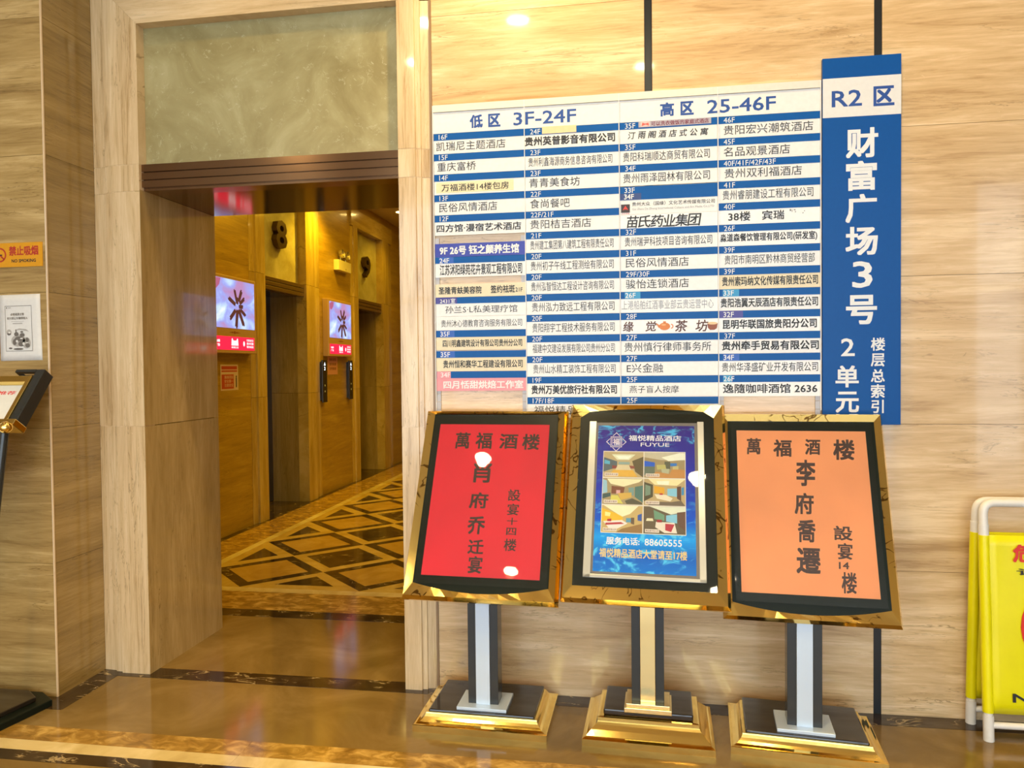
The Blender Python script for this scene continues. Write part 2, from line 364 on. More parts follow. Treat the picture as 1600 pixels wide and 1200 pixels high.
ROWS = [
  (0, 2.5655, 2.4728, 0.031, '16F', '', 'w', '凯瑞尼主题酒店', -0.854, -0.534, 2.4865, 2.527, 0, 'k'),
  (0, 2.4728, 2.3801, 0.031, '15F', '', 'w', '重庆富桥', -0.851, -0.671, 2.3938, 2.4343, 0, 'k'),
  (0, 2.3801, 2.2874, 0.031, '14F', '', 's', '万福酒楼14楼包房', -0.832, -0.521, 2.3021, 2.3351, 0.5, 'k'),
  (0, 2.2874, 2.1947, 0.031, '13F', '', 'w', '民俗风情酒店', -0.845, -0.575, 2.2084, 2.2489, 0, 'k'),
  (0, 2.1947, 2.102, 0.031, '12F', '', 'w', '四方馆·漫宿艺术酒店', -0.858, -0.466, 2.1167, 2.1527, 1, 'k'),
  (0, 2.0652, 2.0036, 0, '', '', 'r', '9F 26号 钰之颜养生馆', -0.845, -0.477, 2.0125, 2.055, 2, 'W'),
  (0, 2.0036, 1.9111, 0.029, '24F', 'b', 'w', '江苏沭阳绿苑花卉景观工程有限公司', -0.845, -0.464, 1.92, 1.969, 1, 'k'),
  (0, 1.8802, 1.8199, 0, '', '', 'c', '圣隆青蚨美容院', -0.852, -0.651, 1.834, 1.868, 1.2, 'k'),
  ('+', 0, 0, 0, '', '', '', '签约祛斑', -0.609, -0.498, 1.834, 1.87, 1.2, 'k'),
  ('+', 0, 0, 0, '', '', '', '21F', -0.495, -0.463, 1.838, 1.857, 0.8, 'k'),
  (0, 1.8199, 1.7322, 0.0294, '2431室', 'p', 'w', '孙兰S·L私美理疗馆', -0.822, -0.488, 1.747, 1.78, 0, 'k'),
  (0, 1.7322, 1.6682, 0, '', '', 'w', '贵州沐心德教育咨询服务有限公司', -0.842, -0.467, 1.683, 1.7165, 0, 'k'),
  (0, 1.6682, 1.5782, 0.031, '35F', 'b', 'c', '四川明鑫建筑设计有限公司贵州分公司', -0.836, -0.467, 1.592, 1.626, 1, 'k'),
  (0, 1.5742, 1.4806, 0.031, '35F', 'b', 'c', '贵州恒和赛华工程建设有限公司', -0.835, -0.466, 1.496, 1.532, 1, 'k'),
  (0, 1.4806, 1.3904, 0.031, '34F', 'k', 'P', '四月恬甜烘焙工作室', -0.835, -0.464, 1.401, 1.438, 1.6, 'W'),
  (1, 2.5655, 2.4728, 0.031, '24F', '', 'w', '贵州英普影音有限公司', -0.446, -0.045, 2.4865, 2.527, 1.6, 'k'),
  (1, 2.4728, 2.3801, 0.031, '23F', '', 'w', '贵州利鑫海源商务信息咨询有限公司', -0.431, -0.058, 2.3938, 2.4343, 0, 'k'),
  (1, 2.3801, 2.2874, 0.031, '23F', '', 'w', '青青美食坊', -0.428, -0.201, 2.3011, 2.3416, 0, 'k'),
  (1, 2.2874, 2.1947, 0.031, '22F', '', 'w', '食尚餐吧', -0.425, -0.247, 2.2084, 2.2489, 0, 'k'),
  (1, 2.1947, 2.102, 0.031, '22F/21F', '', 'w', '贵阳桔吉酒店', -0.425, -0.153, 2.1157, 2.1562, 0, 'k'),
  (1, 2.102, 2.0093, 0.031, '21F', '', 'w', '贵州建工集团第八建筑工程有限责任公司', -0.426, -0.055, 2.023, 2.0635, 0, 'k'),
  (1, 2.0093, 1.9166, 0.031, '20F', '', 'w', '贵州初子午线工程测绘有限公司', -0.425, -0.055, 1.9303, 1.9708, 0, 'k'),
  (1, 1.9166, 1.8239, 0.031, '20F', '', 'w', '贵州泓智恒达工程设计咨询有限公司', -0.424, -0.055, 1.8376, 1.8781, 0, 'k'),
  (1, 1.8239, 1.7312, 0.031, '20F', '', 'w', '贵州泓力致远工程有限公司', -0.421, -0.053, 1.7449, 1.7854, 0, 'k'),
  (1, 1.7312, 1.6385, 0.031, '20F', '', 'w', '贵阳翔宇工程技术服务有限公司', -0.42, -0.053, 1.6522, 1.6927, 0, 'k'),
  (1, 1.6385, 1.5458, 0.031, '20F', '', 'w', '福建中交建设发展有限公司贵州分公司', -0.42, -0.053, 1.5595, 1.6, 0, 'k'),
  (1, 1.5458, 1.4531, 0.031, '20F', '', 'w', '贵州山水精工装饰工程有限公司', -0.418, -0.05, 1.4668, 1.5073, 0, 'k'),
  (1, 1.4531, 1.3604, 0.031, '19F', '', 'w', '贵州万美优旅行社有限公司', -0.427, -0.045, 1.3741, 1.4146, 1.6, 'k'),
  (1, 1.3604, 1.2677, 0.031, '17F/18F', '', 'w', '福悦精品酒店', -0.416, -0.129, 1.2814, 1.3219, 0, 'k'),
  (2, 2.5655, 2.4728, 0.031, '35F', '', 'w', '汀雨阁酒店式公寓', 0.009, 0.35, 2.4865, 2.527, 1, 'i'),
  (2, 2.4728, 2.3801, 0.031, '35F', '', 'w', '贵阳科瑞顺达商贸有限公司', -0.011, 0.36, 2.3938, 2.4343, 0, 'k'),
  (2, 2.3801, 2.2874, 0.031, '34F', '', 'w', '贵州雨泽园林有限公司', -0.011, 0.36, 2.3011, 2.3416, 0, 'k'),
  (2, 2.2849, 2.162, 0.0585, '33F', 'd', 'w', '贵州大众（国缘）文化艺术传媒有限公司', 0.027, 0.38, 2.1985, 2.217, 0.3, 'i'),
  (2, 2.162, 2.1, 0, '', '', 'W', '苗氏药业集团', -0.002, 0.316, 2.104, 2.157, 1, 'i'),
  (2, 2.102, 2.0093, 0.031, '32F', '', 'w', '贵州瑞尹科技项目咨询有限公司', -0.006, 0.368, 2.023, 2.0635, 0, 'k'),
  (2, 2.0093, 1.9166, 0.031, '31F', '', 'w', '民俗风情酒店', -0.003, 0.269, 1.9303, 1.9708, 0, 'k'),
  (2, 1.9166, 1.8239, 0.031, '29F/30F', '', 'w', '骏怡连锁酒店', -0.003, 0.269, 1.8376, 1.8781, 0, 'k'),
  (2, 1.8239, 1.7312, 0.031, '26F', 'B', 'W', '上港船舶红酒事业部云贵运营中心', -0.021, 0.373, 1.7449, 1.7854, 0, 'g'),
  (2, 1.7312, 1.6385, 0.031, '28F', '', 'W', '缘觉', -0.018, 0.125, 1.6522, 1.6927, 1, 'i'),
  ('+', 0, 0, 0, '', '', '', '茶坊', 0.206, 0.345, 1.6482, 1.6952, 1, 'i'),
  (2, 1.6385, 1.5458, 0.031, '27F', '', 'w', '贵州慎行律师事务所', -0.011, 0.362, 1.5595, 1.6, 0, 'k'),
  (2, 1.5458, 1.4531, 0.031, '27F', '', 'w', 'E兴金融', -0.001, 0.157, 1.4668, 1.5073, 0, 'k'),
  (2, 1.4531, 1.3604, 0.031, '25F', '', 'w', '燕子盲人按摩', 0.01, 0.224, 1.3771, 1.4101, 0, 'k'),
  (2, 1.3604, 1.2677, 0.031, '25F', '', 'w', '燕子盲人按摩', 0.012, 0.223, 1.2814, 1.3219, 0, 'k'),
  (3, 2.5655, 2.4728, 0.031, '46F', '', 'w', '贵阳宏兴潮筑酒店', 0.418, 0.785, 2.4865, 2.527, 0, 'k'),
  (3, 2.4728, 2.3801, 0.031, '45F', '', 'w', '名品观景酒店', 0.418, 0.691, 2.3938, 2.4343, 0, 'k'),
  (3, 2.3801, 2.2874, 0.031, '40F/41F/42F/43F', '', 'w', '贵州双利福酒店', 0.421, 0.739, 2.3011, 2.3416, 0, 'k'),
  (3, 2.2874, 2.1947, 0.031, '41F', '', 'w', '贵州睿朋建设工程有限公司', 0.413, 0.785, 2.2084, 2.2489, 0, 'k'),
  (3, 2.1947, 2.102, 0.031, '40F', '', 'W', '38楼', 0.436, 0.528, 2.1157, 2.1562, 0.8, 'k'),
  ('+', 0, 0, 0, '', '', '', '宾瑞', 0.576, 0.667, 2.1167, 2.1567, 0.8, 'k'),
  (3, 2.102, 2.0093, 0.031, '26F', '', 'W', '淼道森餐饮管理有限公司(研发室)', 0.402, 0.801, 2.023, 2.0635, 1.2, 'k'),
  (3, 2.0093, 1.9166, 0.031, '39F', '', 'w', '贵阳市南明区黔林商贸经营部', 0.42, 0.791, 1.9303, 1.9708, 0, 'k'),
  (3, 1.9166, 1.8239, 0.031, '39F', '', 'c', '贵州索玛纳文化传媒有限责任公司', 0.409, 0.804, 1.8376, 1.8781, 1, 'k'),
  (3, 1.8239, 1.7312, 0.031, '33F', 'B', 'w', '贵阳浩翼天辰酒店有限责任公司', 0.403, 0.804, 1.7449, 1.7854, 1.2, 'k'),
  (3, 1.7312, 1.6385, 0.031, '32F', 'p', 'W', '昆明华联国旅贵阳分公司', 0.411, 0.799, 1.6522, 1.6927, 1.5, 'k'),
  (3, 1.6385, 1.5458, 0.031, '37F', '', 'w', '贵州牵手贸易有限公司', 0.407, 0.807, 1.5595, 1.6, 1.5, 'k'),
  (3, 1.5458, 1.4531, 0.031, '34F', 'b', 'W', '贵州华泽盛矿业开发有限公司', 0.407, 0.804, 1.4668, 1.5073, 0.2, 'k'),
  (3, 1.4531, 1.3604, 0.031, '26F', 'B', 'W', '逸隨咖啡酒馆 2636', 0.411, 0.801, 1.3741, 1.4146, 1, 'k'),
]

# ================================================================ SETTING
LX, RX, FY = -6.0, 6.0, -9.0       # lobby extents
S = 'structure'
# ---- floor with its inlays
fl = tag(MB().box(LX, RX, FY, 9.6, -0.06, 0.0).build('floor', M_FLOOR), 'polished tan marble floor with dark and cream inlaid strips', None, None, S)
def inlay(name, m, pts, h=0.0012): return MB().prism(pts, -0.002, h).build(name, m, fl)
def rect(x0, x1, y0, y1): return [(x0, y0), (x1, y0), (x1, y1), (x0, y1)]
inlay('dark_strip', M_DARK, rect(-0.88, 3.2, -0.10, 0.0)); inlay('dark_strip', M_DARK, rect(3.2, RX, -0.10, 0.0))
inlay('dark_strip', M_DARK, rect(-2.36, -1.62, -0.065, 0.047)); inlay('dark_strip', M_DARK, rect(-1.619, -0.88, -0.065, 0.047))
inlay('dark_strip', M_DARK, rect(-2.60, -2.36, -0.065, 0.0))
inlay('dark_strip', M_DARK, rect(-2.60, -2.485, -0.43, -0.066))
inlay('dark_strip', M_DARK, rect(LX, -2.601, -0.43, -0.316))
for i in range(8):
    x = LX + i * 1.5
    inlay('cream_strip', M_CREAM, rect(x, x + 1.499, -0.76, -0.687))
    inlay('dark_strip', M_DARK, rect(x, x + 1.499, -0.83, -0.761))
    inlay('veined_band', M_RUST, rect(x, x + 1.499, -0.686, -0.575))
HX0, HX1 = -3.57, -0.03
inlay('dark_strip', M_DARK, rect(-2.34, -1.68, 0.835, 0.955)); inlay('dark_strip', M_DARK, rect(-3.57, -2.341, 0.835, 0.955)); inlay('dark_strip', M_DARK, rect(-1.679, HX1, 0.835, 0.955))
inlay('veined_band', M_RUST, rect(-3.50, -1.8, 0.956, 1.30)); inlay('veined_band', M_RUST, rect(-1.799, HX1, 0.956, 1.30))
inlay('veined_band', M_RUST, rect(-3.50, -3.17, 1.301, 5.2)); inlay('veined_band', M_RUST, rect(-3.50, -3.17, 5.201, 9.5))
inlay('dark_strip', M_DARK, rect(-3.57, -3.501, 0.956, 4.6)); inlay('dark_strip', M_DARK, rect(-3.57, -3.501, 4.601, 9.5))
inlay('cream_strip', M_CREAM, rect(-3.17, -1.8, 1.302, 1.385)); inlay('cream_strip', M_CREAM, rect(-1.799, -0.40, 1.302, 1.385))
inlay('cream_strip', M_CREAM, rect(-3.17, -3.10, 1.386, 5.2)); inlay('cream_strip', M_CREAM, rect(-3.17, -3.10, 5.201, 9.5))
inlay('cream_strip', M_CREAM, rect(-0.47, -0.40, 1.386, 9.5))
inlay('honey_field', M_FIELD, rect(-3.099, -0.471, 1.386, 9.5), 0.0006)
PX, PY = 0.863, 0.845
for j in range(9):
    for i in range(3):
        cx, cy = -2.652 + i * PX, 1.806 + j * PY
        a, b = 0.430, 0.412; c, d = 0.316, 0.300
        o_ = [(cx - a, cy), (cx, cy - b), (cx + a, cy), (cx, cy + b)]; i_ = [(cx - c, cy), (cx, cy - d), (cx + c, cy), (cx, cy + d)]
        mb = MB()
        for k in range(4):
            mb.prism([o_[k], o_[(k + 1) % 4], i_[(k + 1) % 4], i_[k]], 0.0, 0.0012)
        mb.build('dark_lozenge_border', M_DARK, fl)
        MB().prism([(cx - c + .002, cy), (cx, cy - d + .002), (cx + c - .002, cy), (cx, cy + d - .002)], 0.0, 0.0012).build('honey_lozenge', M_LOZ, fl)
        sx, sy = cx + PX / 2, cy + PY / 2
        if i < 2: MB().prism([(sx - .318, sy), (sx, sy - .305), (sx + .318, sy), (sx, sy + .305)], 0.0, 0.0012).build('dark_lozenge', M_DARK, fl)
        if j == 0 and i < 2: MB().prism([(sx - .215, 1.475), (sx + .215, 1.475), (sx, 1.692)], 0.0, 0.0012).build('dark_triangle', M_DARK, fl)
    cy = 1.806 + (j + .5) * PY
    MB().prism([(-3.012, cy - .215), (-3.012, cy + .215), (-2.785, cy)], 0.0, 0.0012).build('dark_triangle', M_DARK, fl)
    MB().prism([(-0.56, cy - .215), (-0.56, cy + .215), (-0.787, cy)], 0.0, 0.0012).build('dark_triangle', M_DARK, fl)
for y0, y1 in ((3.57, 4.53), (6.15, 7.17)): inlay('dark_threshold', M_DARK, rect(-3.95, -3.571, y0, y1))

# ---- main wall with stone panels
JOINTS = [0.0, 0.618, 1.24, 1.861, 2.483, 3.10, 3.72, CEIL]
wb = tag(MB().box(-0.875, RX, 0.022, 0.30, 0, CEIL).build('wall_back', M_DARKJ), 'travertine clad lobby wall behind the directory board', None, None, S)
for x0, x1 in ((-0.874, 0.084), (0.118, 1.030), (1.062, 2.02), (2.054, 3.01), (3.044, 4.0), (4.03, RX)):
    for a, b in zip(JOINTS[:-1], JOINTS[1:]):
        MB().box(x0, x1, 0.0, 0.021, a + 0.0008, b - 0.0008).build('stone_panel', M_WALL, wb)
for x in (0.086, 1.032, 2.022, 3.012):
    MB().box(x, x + 0.029, 0.003, 0.021, 0.0, CEIL).build('metal_strip', M_STRIP, wb)
MB().box(-0.885, -0.8745, -0.006, 0.02, 0.0, CEIL).build('corner_bead', plain('brown_bead', (0.30, 0.19, 0.10), 0.3), wb)
# ---- left pier
wl = tag(MB().box(LX, -2.625, -0.29, 0.30, 0, CEIL).build('wall_left', M_DARKJ), 'projecting travertine pier left of the doorway', None, None, S)
for a, b in zip(JOINTS[:-1], JOINTS[1:]):
    MB().box(-3.70, -2.606, -0.316, -0.291, a + .0008, b - .0008).build('stone_panel', M_PIER, wl)
    MB().box(-4.80, -3.703, -0.316, -0.291, a + .0008, b - .0008).build('stone_panel', M_PIER, wl)
    MB().box(LX, -4.803, -0.316, -0.291, a + .0008, b - .0008).build('stone_panel', M_PIER, wl)
    MB().box(-2.6245, -2.600, -0.306, 0.0, a + .0008, b - .0008).build('stone_panel', M_SIDE, wl)
MB().tube([(-2.6045, -0.3115, 0), (-2.6045, -0.3115, CEIL)], 0.0055, 8).build('corner_bead', plain('pale_stone_edge', (0.72, 0.52, 0.30), 0.25), wl, smooth=True)
# ---- doorway: jambs, head, clouded panel, bronze lintel
DX0, DX1, DZ, LZ = -2.333, -1.031, 2.378, 2.503
TZ = 3.176
d1 = tag(empty('door_1', (-1.68, 0, 0)), 'tall travertine framed opening to the lift hall', None, None, S)
def jamb_profile(x_out, x_in, sgn):
    # stepped moulding, outer edge to opening
    w = x_in - x_out
    return [(x_out, 0.05), (x_out, 0.0), (x_out + w * .27, -0.006), (x_out + w * .275, -0.016), (x_out + w * .43, -0.018), (x_out + w * .435, -0.030),
            (x_in - sgn * .0015, -0.030), (x_in - sgn * .0015, 0.05)]
LJ = [(0.0, 1.225), (1.227, 2.37), (2.372, 2.50), (2.502, TZ + .0)]
for a, b in LJ:
    if b < TZ: MB().prism(jamb_profile(-2.599, DX0, 1), a + .0006, b - .0006).build('jamb_stone', M_TRIM, d1)
    else:
        jp = jamb_profile(-2.599, DX0, 1)
        MB().rings([[(x, y, a + .0006) for x, y in jp], [(x, y, b - .0006 + (DX0 - x)) for x, y in jp]], True, True).build('jamb_stone', M_TRIM, d1)
    MB().prism(jamb_profile(-0.886, DX1, -1), a + .0006, b - .0006).build('jamb_stone', M_TRIM, d1)
for q, xa, xb, sg in ((jamb_profile(-2.599, DX0, 1), -2.599, DX0, 1), (jamb_profile(-0.886, DX1, -1), -0.886, DX1, -1)):
    MB().prism([(x + (0.0015 if abs(x - min(xa, xb)) < .002 else -0.0015 if abs(x - max(xa, xb)) < .002 else 0), y + .0018) for x, y in q], 0, TZ).build('jamb_core', M_TRIM, d1)
# mitred head
def head():
    prof = [(0.262, 0.0), (0.19, -0.006), (0.189, -0.016), (0.152, -0.018), (0.151, -0.030), (0.0, -0.030), (0.0, 0.05), (0.262, 0.05)]
    L = [(DX0 - h * 1.0, d, TZ + h) for h, d in prof]; R = [(DX1 + min(h, .262) * .55, d, TZ + h) for h, d in prof]
    return MB().rings([L, R], True, True)
head().build('head_stone', travertine('travertine_head', 2, PALE, fine=.8), d1)
MB().box(-2.60, -0.886, 0.0, 0.30, TZ + .262, CEIL).build('upper_stone', M_WALL, d1)
MB().box(DX0 - .02, DX1 + .02, 0.028, 0.20, LZ, TZ + .02).build('clouded_panel', M_GREEN, d1)
# bronze lintel with three ribs
lin = MB()
lp = [(0.0, 2.378), (-0.002, 2.378)]
prof = []
zs = [(2.378, 2.392, 0.004), (2.392, 2.424, -0.012), (2.424, 2.430, 0.006), (2.430, 2.462, -0.012), (2.462, 2.468, 0.006), (2.468, 2.503, -0.012)]
for a, b, y in zs: prof += [(y, a), (y, b)]
prof = [(0.10, 2.378)] + prof + [(0.10, 2.503)]
lin.rings([[(DX0, y, z) for y, z in prof], [(DX1, y, z) for y, z in prof]], True, True)
lin.build('lintel', M_BRONZE, d1)
MB().box(DX0 - .01, DX1 + .01, 0.0401, 0.628, 2.380, 2.50).build('soffit', M_SOFFIT, d1)
# passage reveals
for y0, y1 in ((0.04, 0.629),):
    for a, b in ((0, 1.226), (1.228, 2.38)):
        MB().box(-2.36, -2.3330, -0.0290, y1, a, b - .001).build('reveal_stone', M_REVEAL, d1)
        MB().box(-1.030, -1.010, 0.0501, y1, a, b - .001).build('reveal_stone', M_REVEAL, d1)
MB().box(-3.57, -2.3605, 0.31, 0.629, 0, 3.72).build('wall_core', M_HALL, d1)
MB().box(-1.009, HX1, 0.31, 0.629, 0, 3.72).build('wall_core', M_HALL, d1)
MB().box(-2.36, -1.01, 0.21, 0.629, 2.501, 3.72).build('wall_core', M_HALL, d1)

# ---- lift hall
hl = tag(empty('wall_hall_left', (HX0, 4.8, 0)), 'honey travertine wall of the lift hall with two lift openings', None, None, S)
HZ = 3.72
def seg(y0, y1, z0, z1, m=M_HALL, par=None, x0=-3.62, x1=HX0, name='stone_panel'):
    return MB().box(x0, x1, y0, y1, z0, z1).build(name, m, par or hl)
MB().box(-4.3, -4.2, 0.3, 9.6, 0, HZ).build('wall_core', M_DARKJ, hl)
for a, b in ((0.0, 1.24), (1.241, 2.483), (2.484, HZ)):
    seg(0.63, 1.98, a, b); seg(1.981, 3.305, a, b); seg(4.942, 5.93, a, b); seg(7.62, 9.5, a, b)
# the same wall plane on the far side
hr = tag(empty('wall_hall_right', (HX1, 4.8, 0)), 'travertine wall on the right of the lift hall', None, None, S)
for a, b in ((0.0, 1.24), (1.241, 2.483), (2.484, HZ)):
    for y0, y1 in ((0.63, 3.0), (3.001, 5.4), (5.401, 9.5)):
        MB().box(HX1, HX1 + .05, y0, y1, a, b).build('stone_panel', M_HALL, hr)
tag(MB().box(-4.3, 0.1, 9.5, 9.6, 0, HZ).build('wall_hall_end', M_HALL), 'far end wall of the lift hall', None, None, S)
# ceiling of the hall with raised tray
ch = tag(empty('ceiling_hall', (-1.8, 4.8, HZ)), 'lift hall ceiling with a raised bright tray', None, None, S)
for x0, x1, y0, y1 in ((-4.3, -3.10, 0.3, 9.6), (-0.5, 0.1, 0.3, 9.6), (-3.10, -0.5, 0.3, 1.3), (-3.10, -0.5, 8.6, 9.6)):
    MB().box(x0, x1, y0, y1, HZ, HZ + .05).build('ceiling_board', M_PLASTER, ch)
for x0, x1, y0, y1 in ((-3.14, -3.10, 1.3, 8.6), (-0.5, -0.46, 1.3, 8.6), (-3.10, -0.5, 1.26, 1.3), (-3.10, -0.5, 8.6, 8.64)):
    MB().box(x0, x1, y0, y1, HZ + .0501, HZ + .20).build('tray_side', M_PLASTER, ch)
MB().box(-3.14, -0.46, 1.26, 8.64, HZ + .2001, HZ + .25).build('ceiling_board', M_PLASTER, ch)

M_LEAF = plain('dark_lift_door_metal', (0.10, 0.075, 0.04), 0.3, 0.9)
M_SLAT = plain('bronze_lift_slat', (0.30, 0.20, 0.09), 0.28, 0.8)
def lift(idx, y0, y1, t0, t1, num, lab):
    d = tag(empty('door_%d' % idx, (HX0, (y0 + y1) / 2, 0)), lab, None, None, S)
    # frame stones: stepped
    for (a, b, s) in ((t0, y0, 1), (y1, t1, -1)):
        w_ = b - a
        for z0, z1 in ((0, 1.225), (1.227, 2.44), (2.442, 3.37)):
            mb = MB()
            if s == 1: pts = [(-3.66, a), (HX0 + .002, a), (HX0 + .012, a + w_ * .3), (HX0 + .030, a + w_ * .32), (HX0 + .030, b), (-3.66, b)]
            else: pts = [(-3.66, a), (HX0 + .030, a), (HX0 + .030, a + w_ * .55), (HX0 + .012, a + w_ * .6), (HX0 + .002, b), (-3.66, b)]
            mb.prism(pts, z0 + .0006, z1 - .0006).build('jamb_stone', M_TRIMY, d)
    MB().box(-3.66, HX0 + .030, t0, t1, 3.3705, 3.60).build('head_stone', travertine('travertine_lift_head_%d' % idx, 2, [(0.36, 0.24, 0.05), (0.44, 0.30, 0.065), (0.52, 0.37, 0.09), (0.60, 0.44, 0.13)]), d)
    MB().box(-3.66, HX0 - .002, t0, t1, 3.601, HZ).build('stone_panel', M_HALL, d)
    MB().box(-3.70, -3.64, y0 + .001, y1 - .001, 2.44, 3.37).build('clouded_panel', M_GREEN, d)
    for k in range(3):
        z = 2.305 + k * .0465
        MB().box(-3.66, HX0 + .004, y0 + .001, y1 - .001, z, z + .040).build('lintel_slat', M_SLAT, d, bevel=.003)
    MB().box(-3.95, -3.6605, y0, y1, 2.305, 2.40).build('lintel_soffit', M_SOFFIT, d)
    for (a, b) in ((y0 - .06, y0), (y1, y1 + .06)):
        for z0, z1 in ((0, 1.225), (1.227, 2.41)):
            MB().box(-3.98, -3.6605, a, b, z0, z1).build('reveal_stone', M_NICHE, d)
    ym = (y0 + y1) / 2
    for a, b in ((y0, ym - .002), (ym + .002, y1)):
        MB().box(-4.02, -3.975, a, b, 0.01, 2.41).build('lift_door_leaf', M_LEAF, d)
    # raised number
    v, f = text_geo(num, 0.16, 0.02)
    xs = [p[0] for p in v]; ys = [p[1] for p in v]; zs_ = [p[2] for p in v]
    fr = frame((-3.64, ym - .01, 2.765), (0, 1, 0), (0, 0, 1))
    s = 0.30 / (max(ys) - min(ys)); wx = 0.25 / (max(xs) - min(xs))
    mb = MB(fr); mb.add([((p[0] - (min(xs) + max(xs)) / 2) * wx, (p[1] - min(ys)) * s, 0.0005 + (p[2] - min(zs_)) * 0.18) for p in v], f)
    n_ = mb.build('lift_number', plain('dark_bronze_numeral', (0.13, 0.085, 0.04), 0.3, 0.8))
    tag(n_, {'8': 'raised dark bronze numeral 8 over the nearer lift opening', '9': 'raised dark bronze numeral 9 over the farther lift opening'}[num], 'number')
lift(2, 3.572, 4.525, 3.307, 4.940, '8', 'nearer lift opening marked 8 in a stone surround')
lift(3, 6.150, 7.165, 5.932, 7.618, '9', 'farther lift opening marked 9 in a stone surround')

# ---- lobby shell out of view
tag(MB().box(LX, RX, FY, 0.30, CEIL, CEIL + .08).build('ceiling', M_PLASTER), 'plain warm lobby ceiling', None, None, S)
M_LOB = plain('lobby_side_stone', (0.50, 0.36, 0.20), 0.35)
tag(MB().box(LX - .1, LX, FY, -0.43, 0, CEIL).build('wall_lobby_left', M_LOB), 'lobby side wall', None, None, S)
tag(MB().box(RX, RX + .1, FY, 0.3, 0, CEIL).build('wall_lobby_right', M_LOB), 'lobby side wall', None, None, S)
wf = tag(empty('window_1', (0, FY, 0)), 'open glazed lobby front, unseen mullions added for reflections', None, None, S)
for x in (-6, -4.5, -3, -1.5, 0, 1.5, 3, 4.5, 5.94):
    MB().box(x, x + .06, FY, FY + .1, 0, CEIL).build('reflection_mullion', M_STRIP, wf)  # unseen bars, added to break up the reflections in the gold
MB().box(LX, RX, FY + .001, FY + .099, 2.6, 2.66).build('reflection_transom_bar', M_STRIP, wf)
for x in (-4.0, 3.4):
    tag(MB().box(x, x + .7, -6.9, -6.2, 0, CEIL).build('wall_reflection_pillar', M_LOB), 'unseen square pillar added behind the viewer for reflections', None, None, S)  # unseen pillars, added to give the gold something to reflect

# ================================================================ LAMPS
def lamp(x, y, z, label, group, col, s, k=1.0):
    t = empty('downlight', (x, y, z), label, 'lamp', group)
    MB().lathe((x, y, z - .012), [(.115 * k, .012), (.115 * k, .004), (.10 * k, 0), (.088 * k, .004), (.088 * k, .011)]).build('trim_ring', M_WHITEB, t, smooth=True)
    MB().disc(x, y, .085 * k, z - .0125 + .008).build('diffuser', glow('lamp_glow_%s' % group.split()[0], col, s), t)
for x, y in LOBBY_LAMPS: lamp(x, y, CEIL, 'round recessed ceiling downlight in the lobby', 'lobby ceiling downlights', (1, .80, .45), 100)
for x, y in WASH_LAMPS: lamp(x, y, CEIL, 'round recessed downlight close to the travertine wall', 'wall washing downlights', (1, .80, .45), 20)
for x, y in HALL_LAMPS: lamp(x, y, HZ if (x < -3.1 or x > -.5) else HZ + .2, 'round recessed downlight in the lift hall ceiling', 'hall ceiling downlights', (1, .70, .2), 14, 1.0)

# ================================================================ DIRECTORY BOARD
CX = [(-0.866, -0.4495), (-0.4455, -0.0300), (-0.0255, 0.3915), (0.3960, 0.8125)]
BODY = {'w': M_WHITEB, 'W': plain('bright_white_strip', (0.93, 0.93, 0.94), 0.3), 's': M_WHITEB, 'c': M_CREAMB, 'r': M_ROYAL, 'P': M_PINK}
INKS = {'k': M_INK, 'g': M_GREYI, 'W': M_WHITEI, 'i': M_INK}
M_TEA = plain('brown_brush_ink', (.10, .03, .015), .5)
FR0 = frame()      # wall plane: x right, y up, z towards the viewer
db = empty('directory_board', (0, 0, 1.36), 'large blue and white floor directory board with four columns of company names', 'sign')
for i, x in enumerate((-0.869, -0.4475, -0.0278, 0.3937, 0.8145)):
    mb = MB(FR0)
    mb.box(x - .0016, x + .0016, 1.30 if i != 1 else 1.25, 2.692, 0.0, 0.0165)
    mb.build('rail', M_WHITEB, db)
for i in (0, 1, 3, 4):
    x = (-0.869, -0.4475, 0, 0.3937, 0.8145)[i]; s = 1 if i in (0, 3) else -1
    mb = MB(FR0); a, b = sorted((x + s * .002, x + s * .021))
    z = 1.27
    while z < 2.09:
        mb.box(a, b, z, z + .0335, 0.0, 0.007); z += .0358
    mb.build('slotted_rail', M_RAIL, db)
hb = MB(FR0)
MB(FR0).box(-0.8673, 0.8129, 2.6625, 2.694, 0.0, 0.014).build('top_rail', plain('top_rail_cream', (0.80, 0.77, 0.70), 0.35), db)
for (x0, x1, zh, words) in ((-0.8673, -0.0295, 0, (('低', -.697, -.637), ('区', -.612, -.556), ('3F-24F', -.497, -.215))), (-0.0262, 0.8129, 1, (('高', .150, .210), ('区', .237, .293), ('25-46F', .349, .634)))):
    h = MB(FR0).box(x0, x1, 2.5662, 2.661, 0.0, 0.010).build('header_panel', M_WHITEB, db)
    for wd, a, b in words: put_text(MB(FR0), wd, a, b, 2.582, 2.6415 if len(wd) == 1 else 2.6405, 0.0104, 2.2 if len(wd) == 1 else .8).build('header_lettering', M_BLUEI, h)
last = None
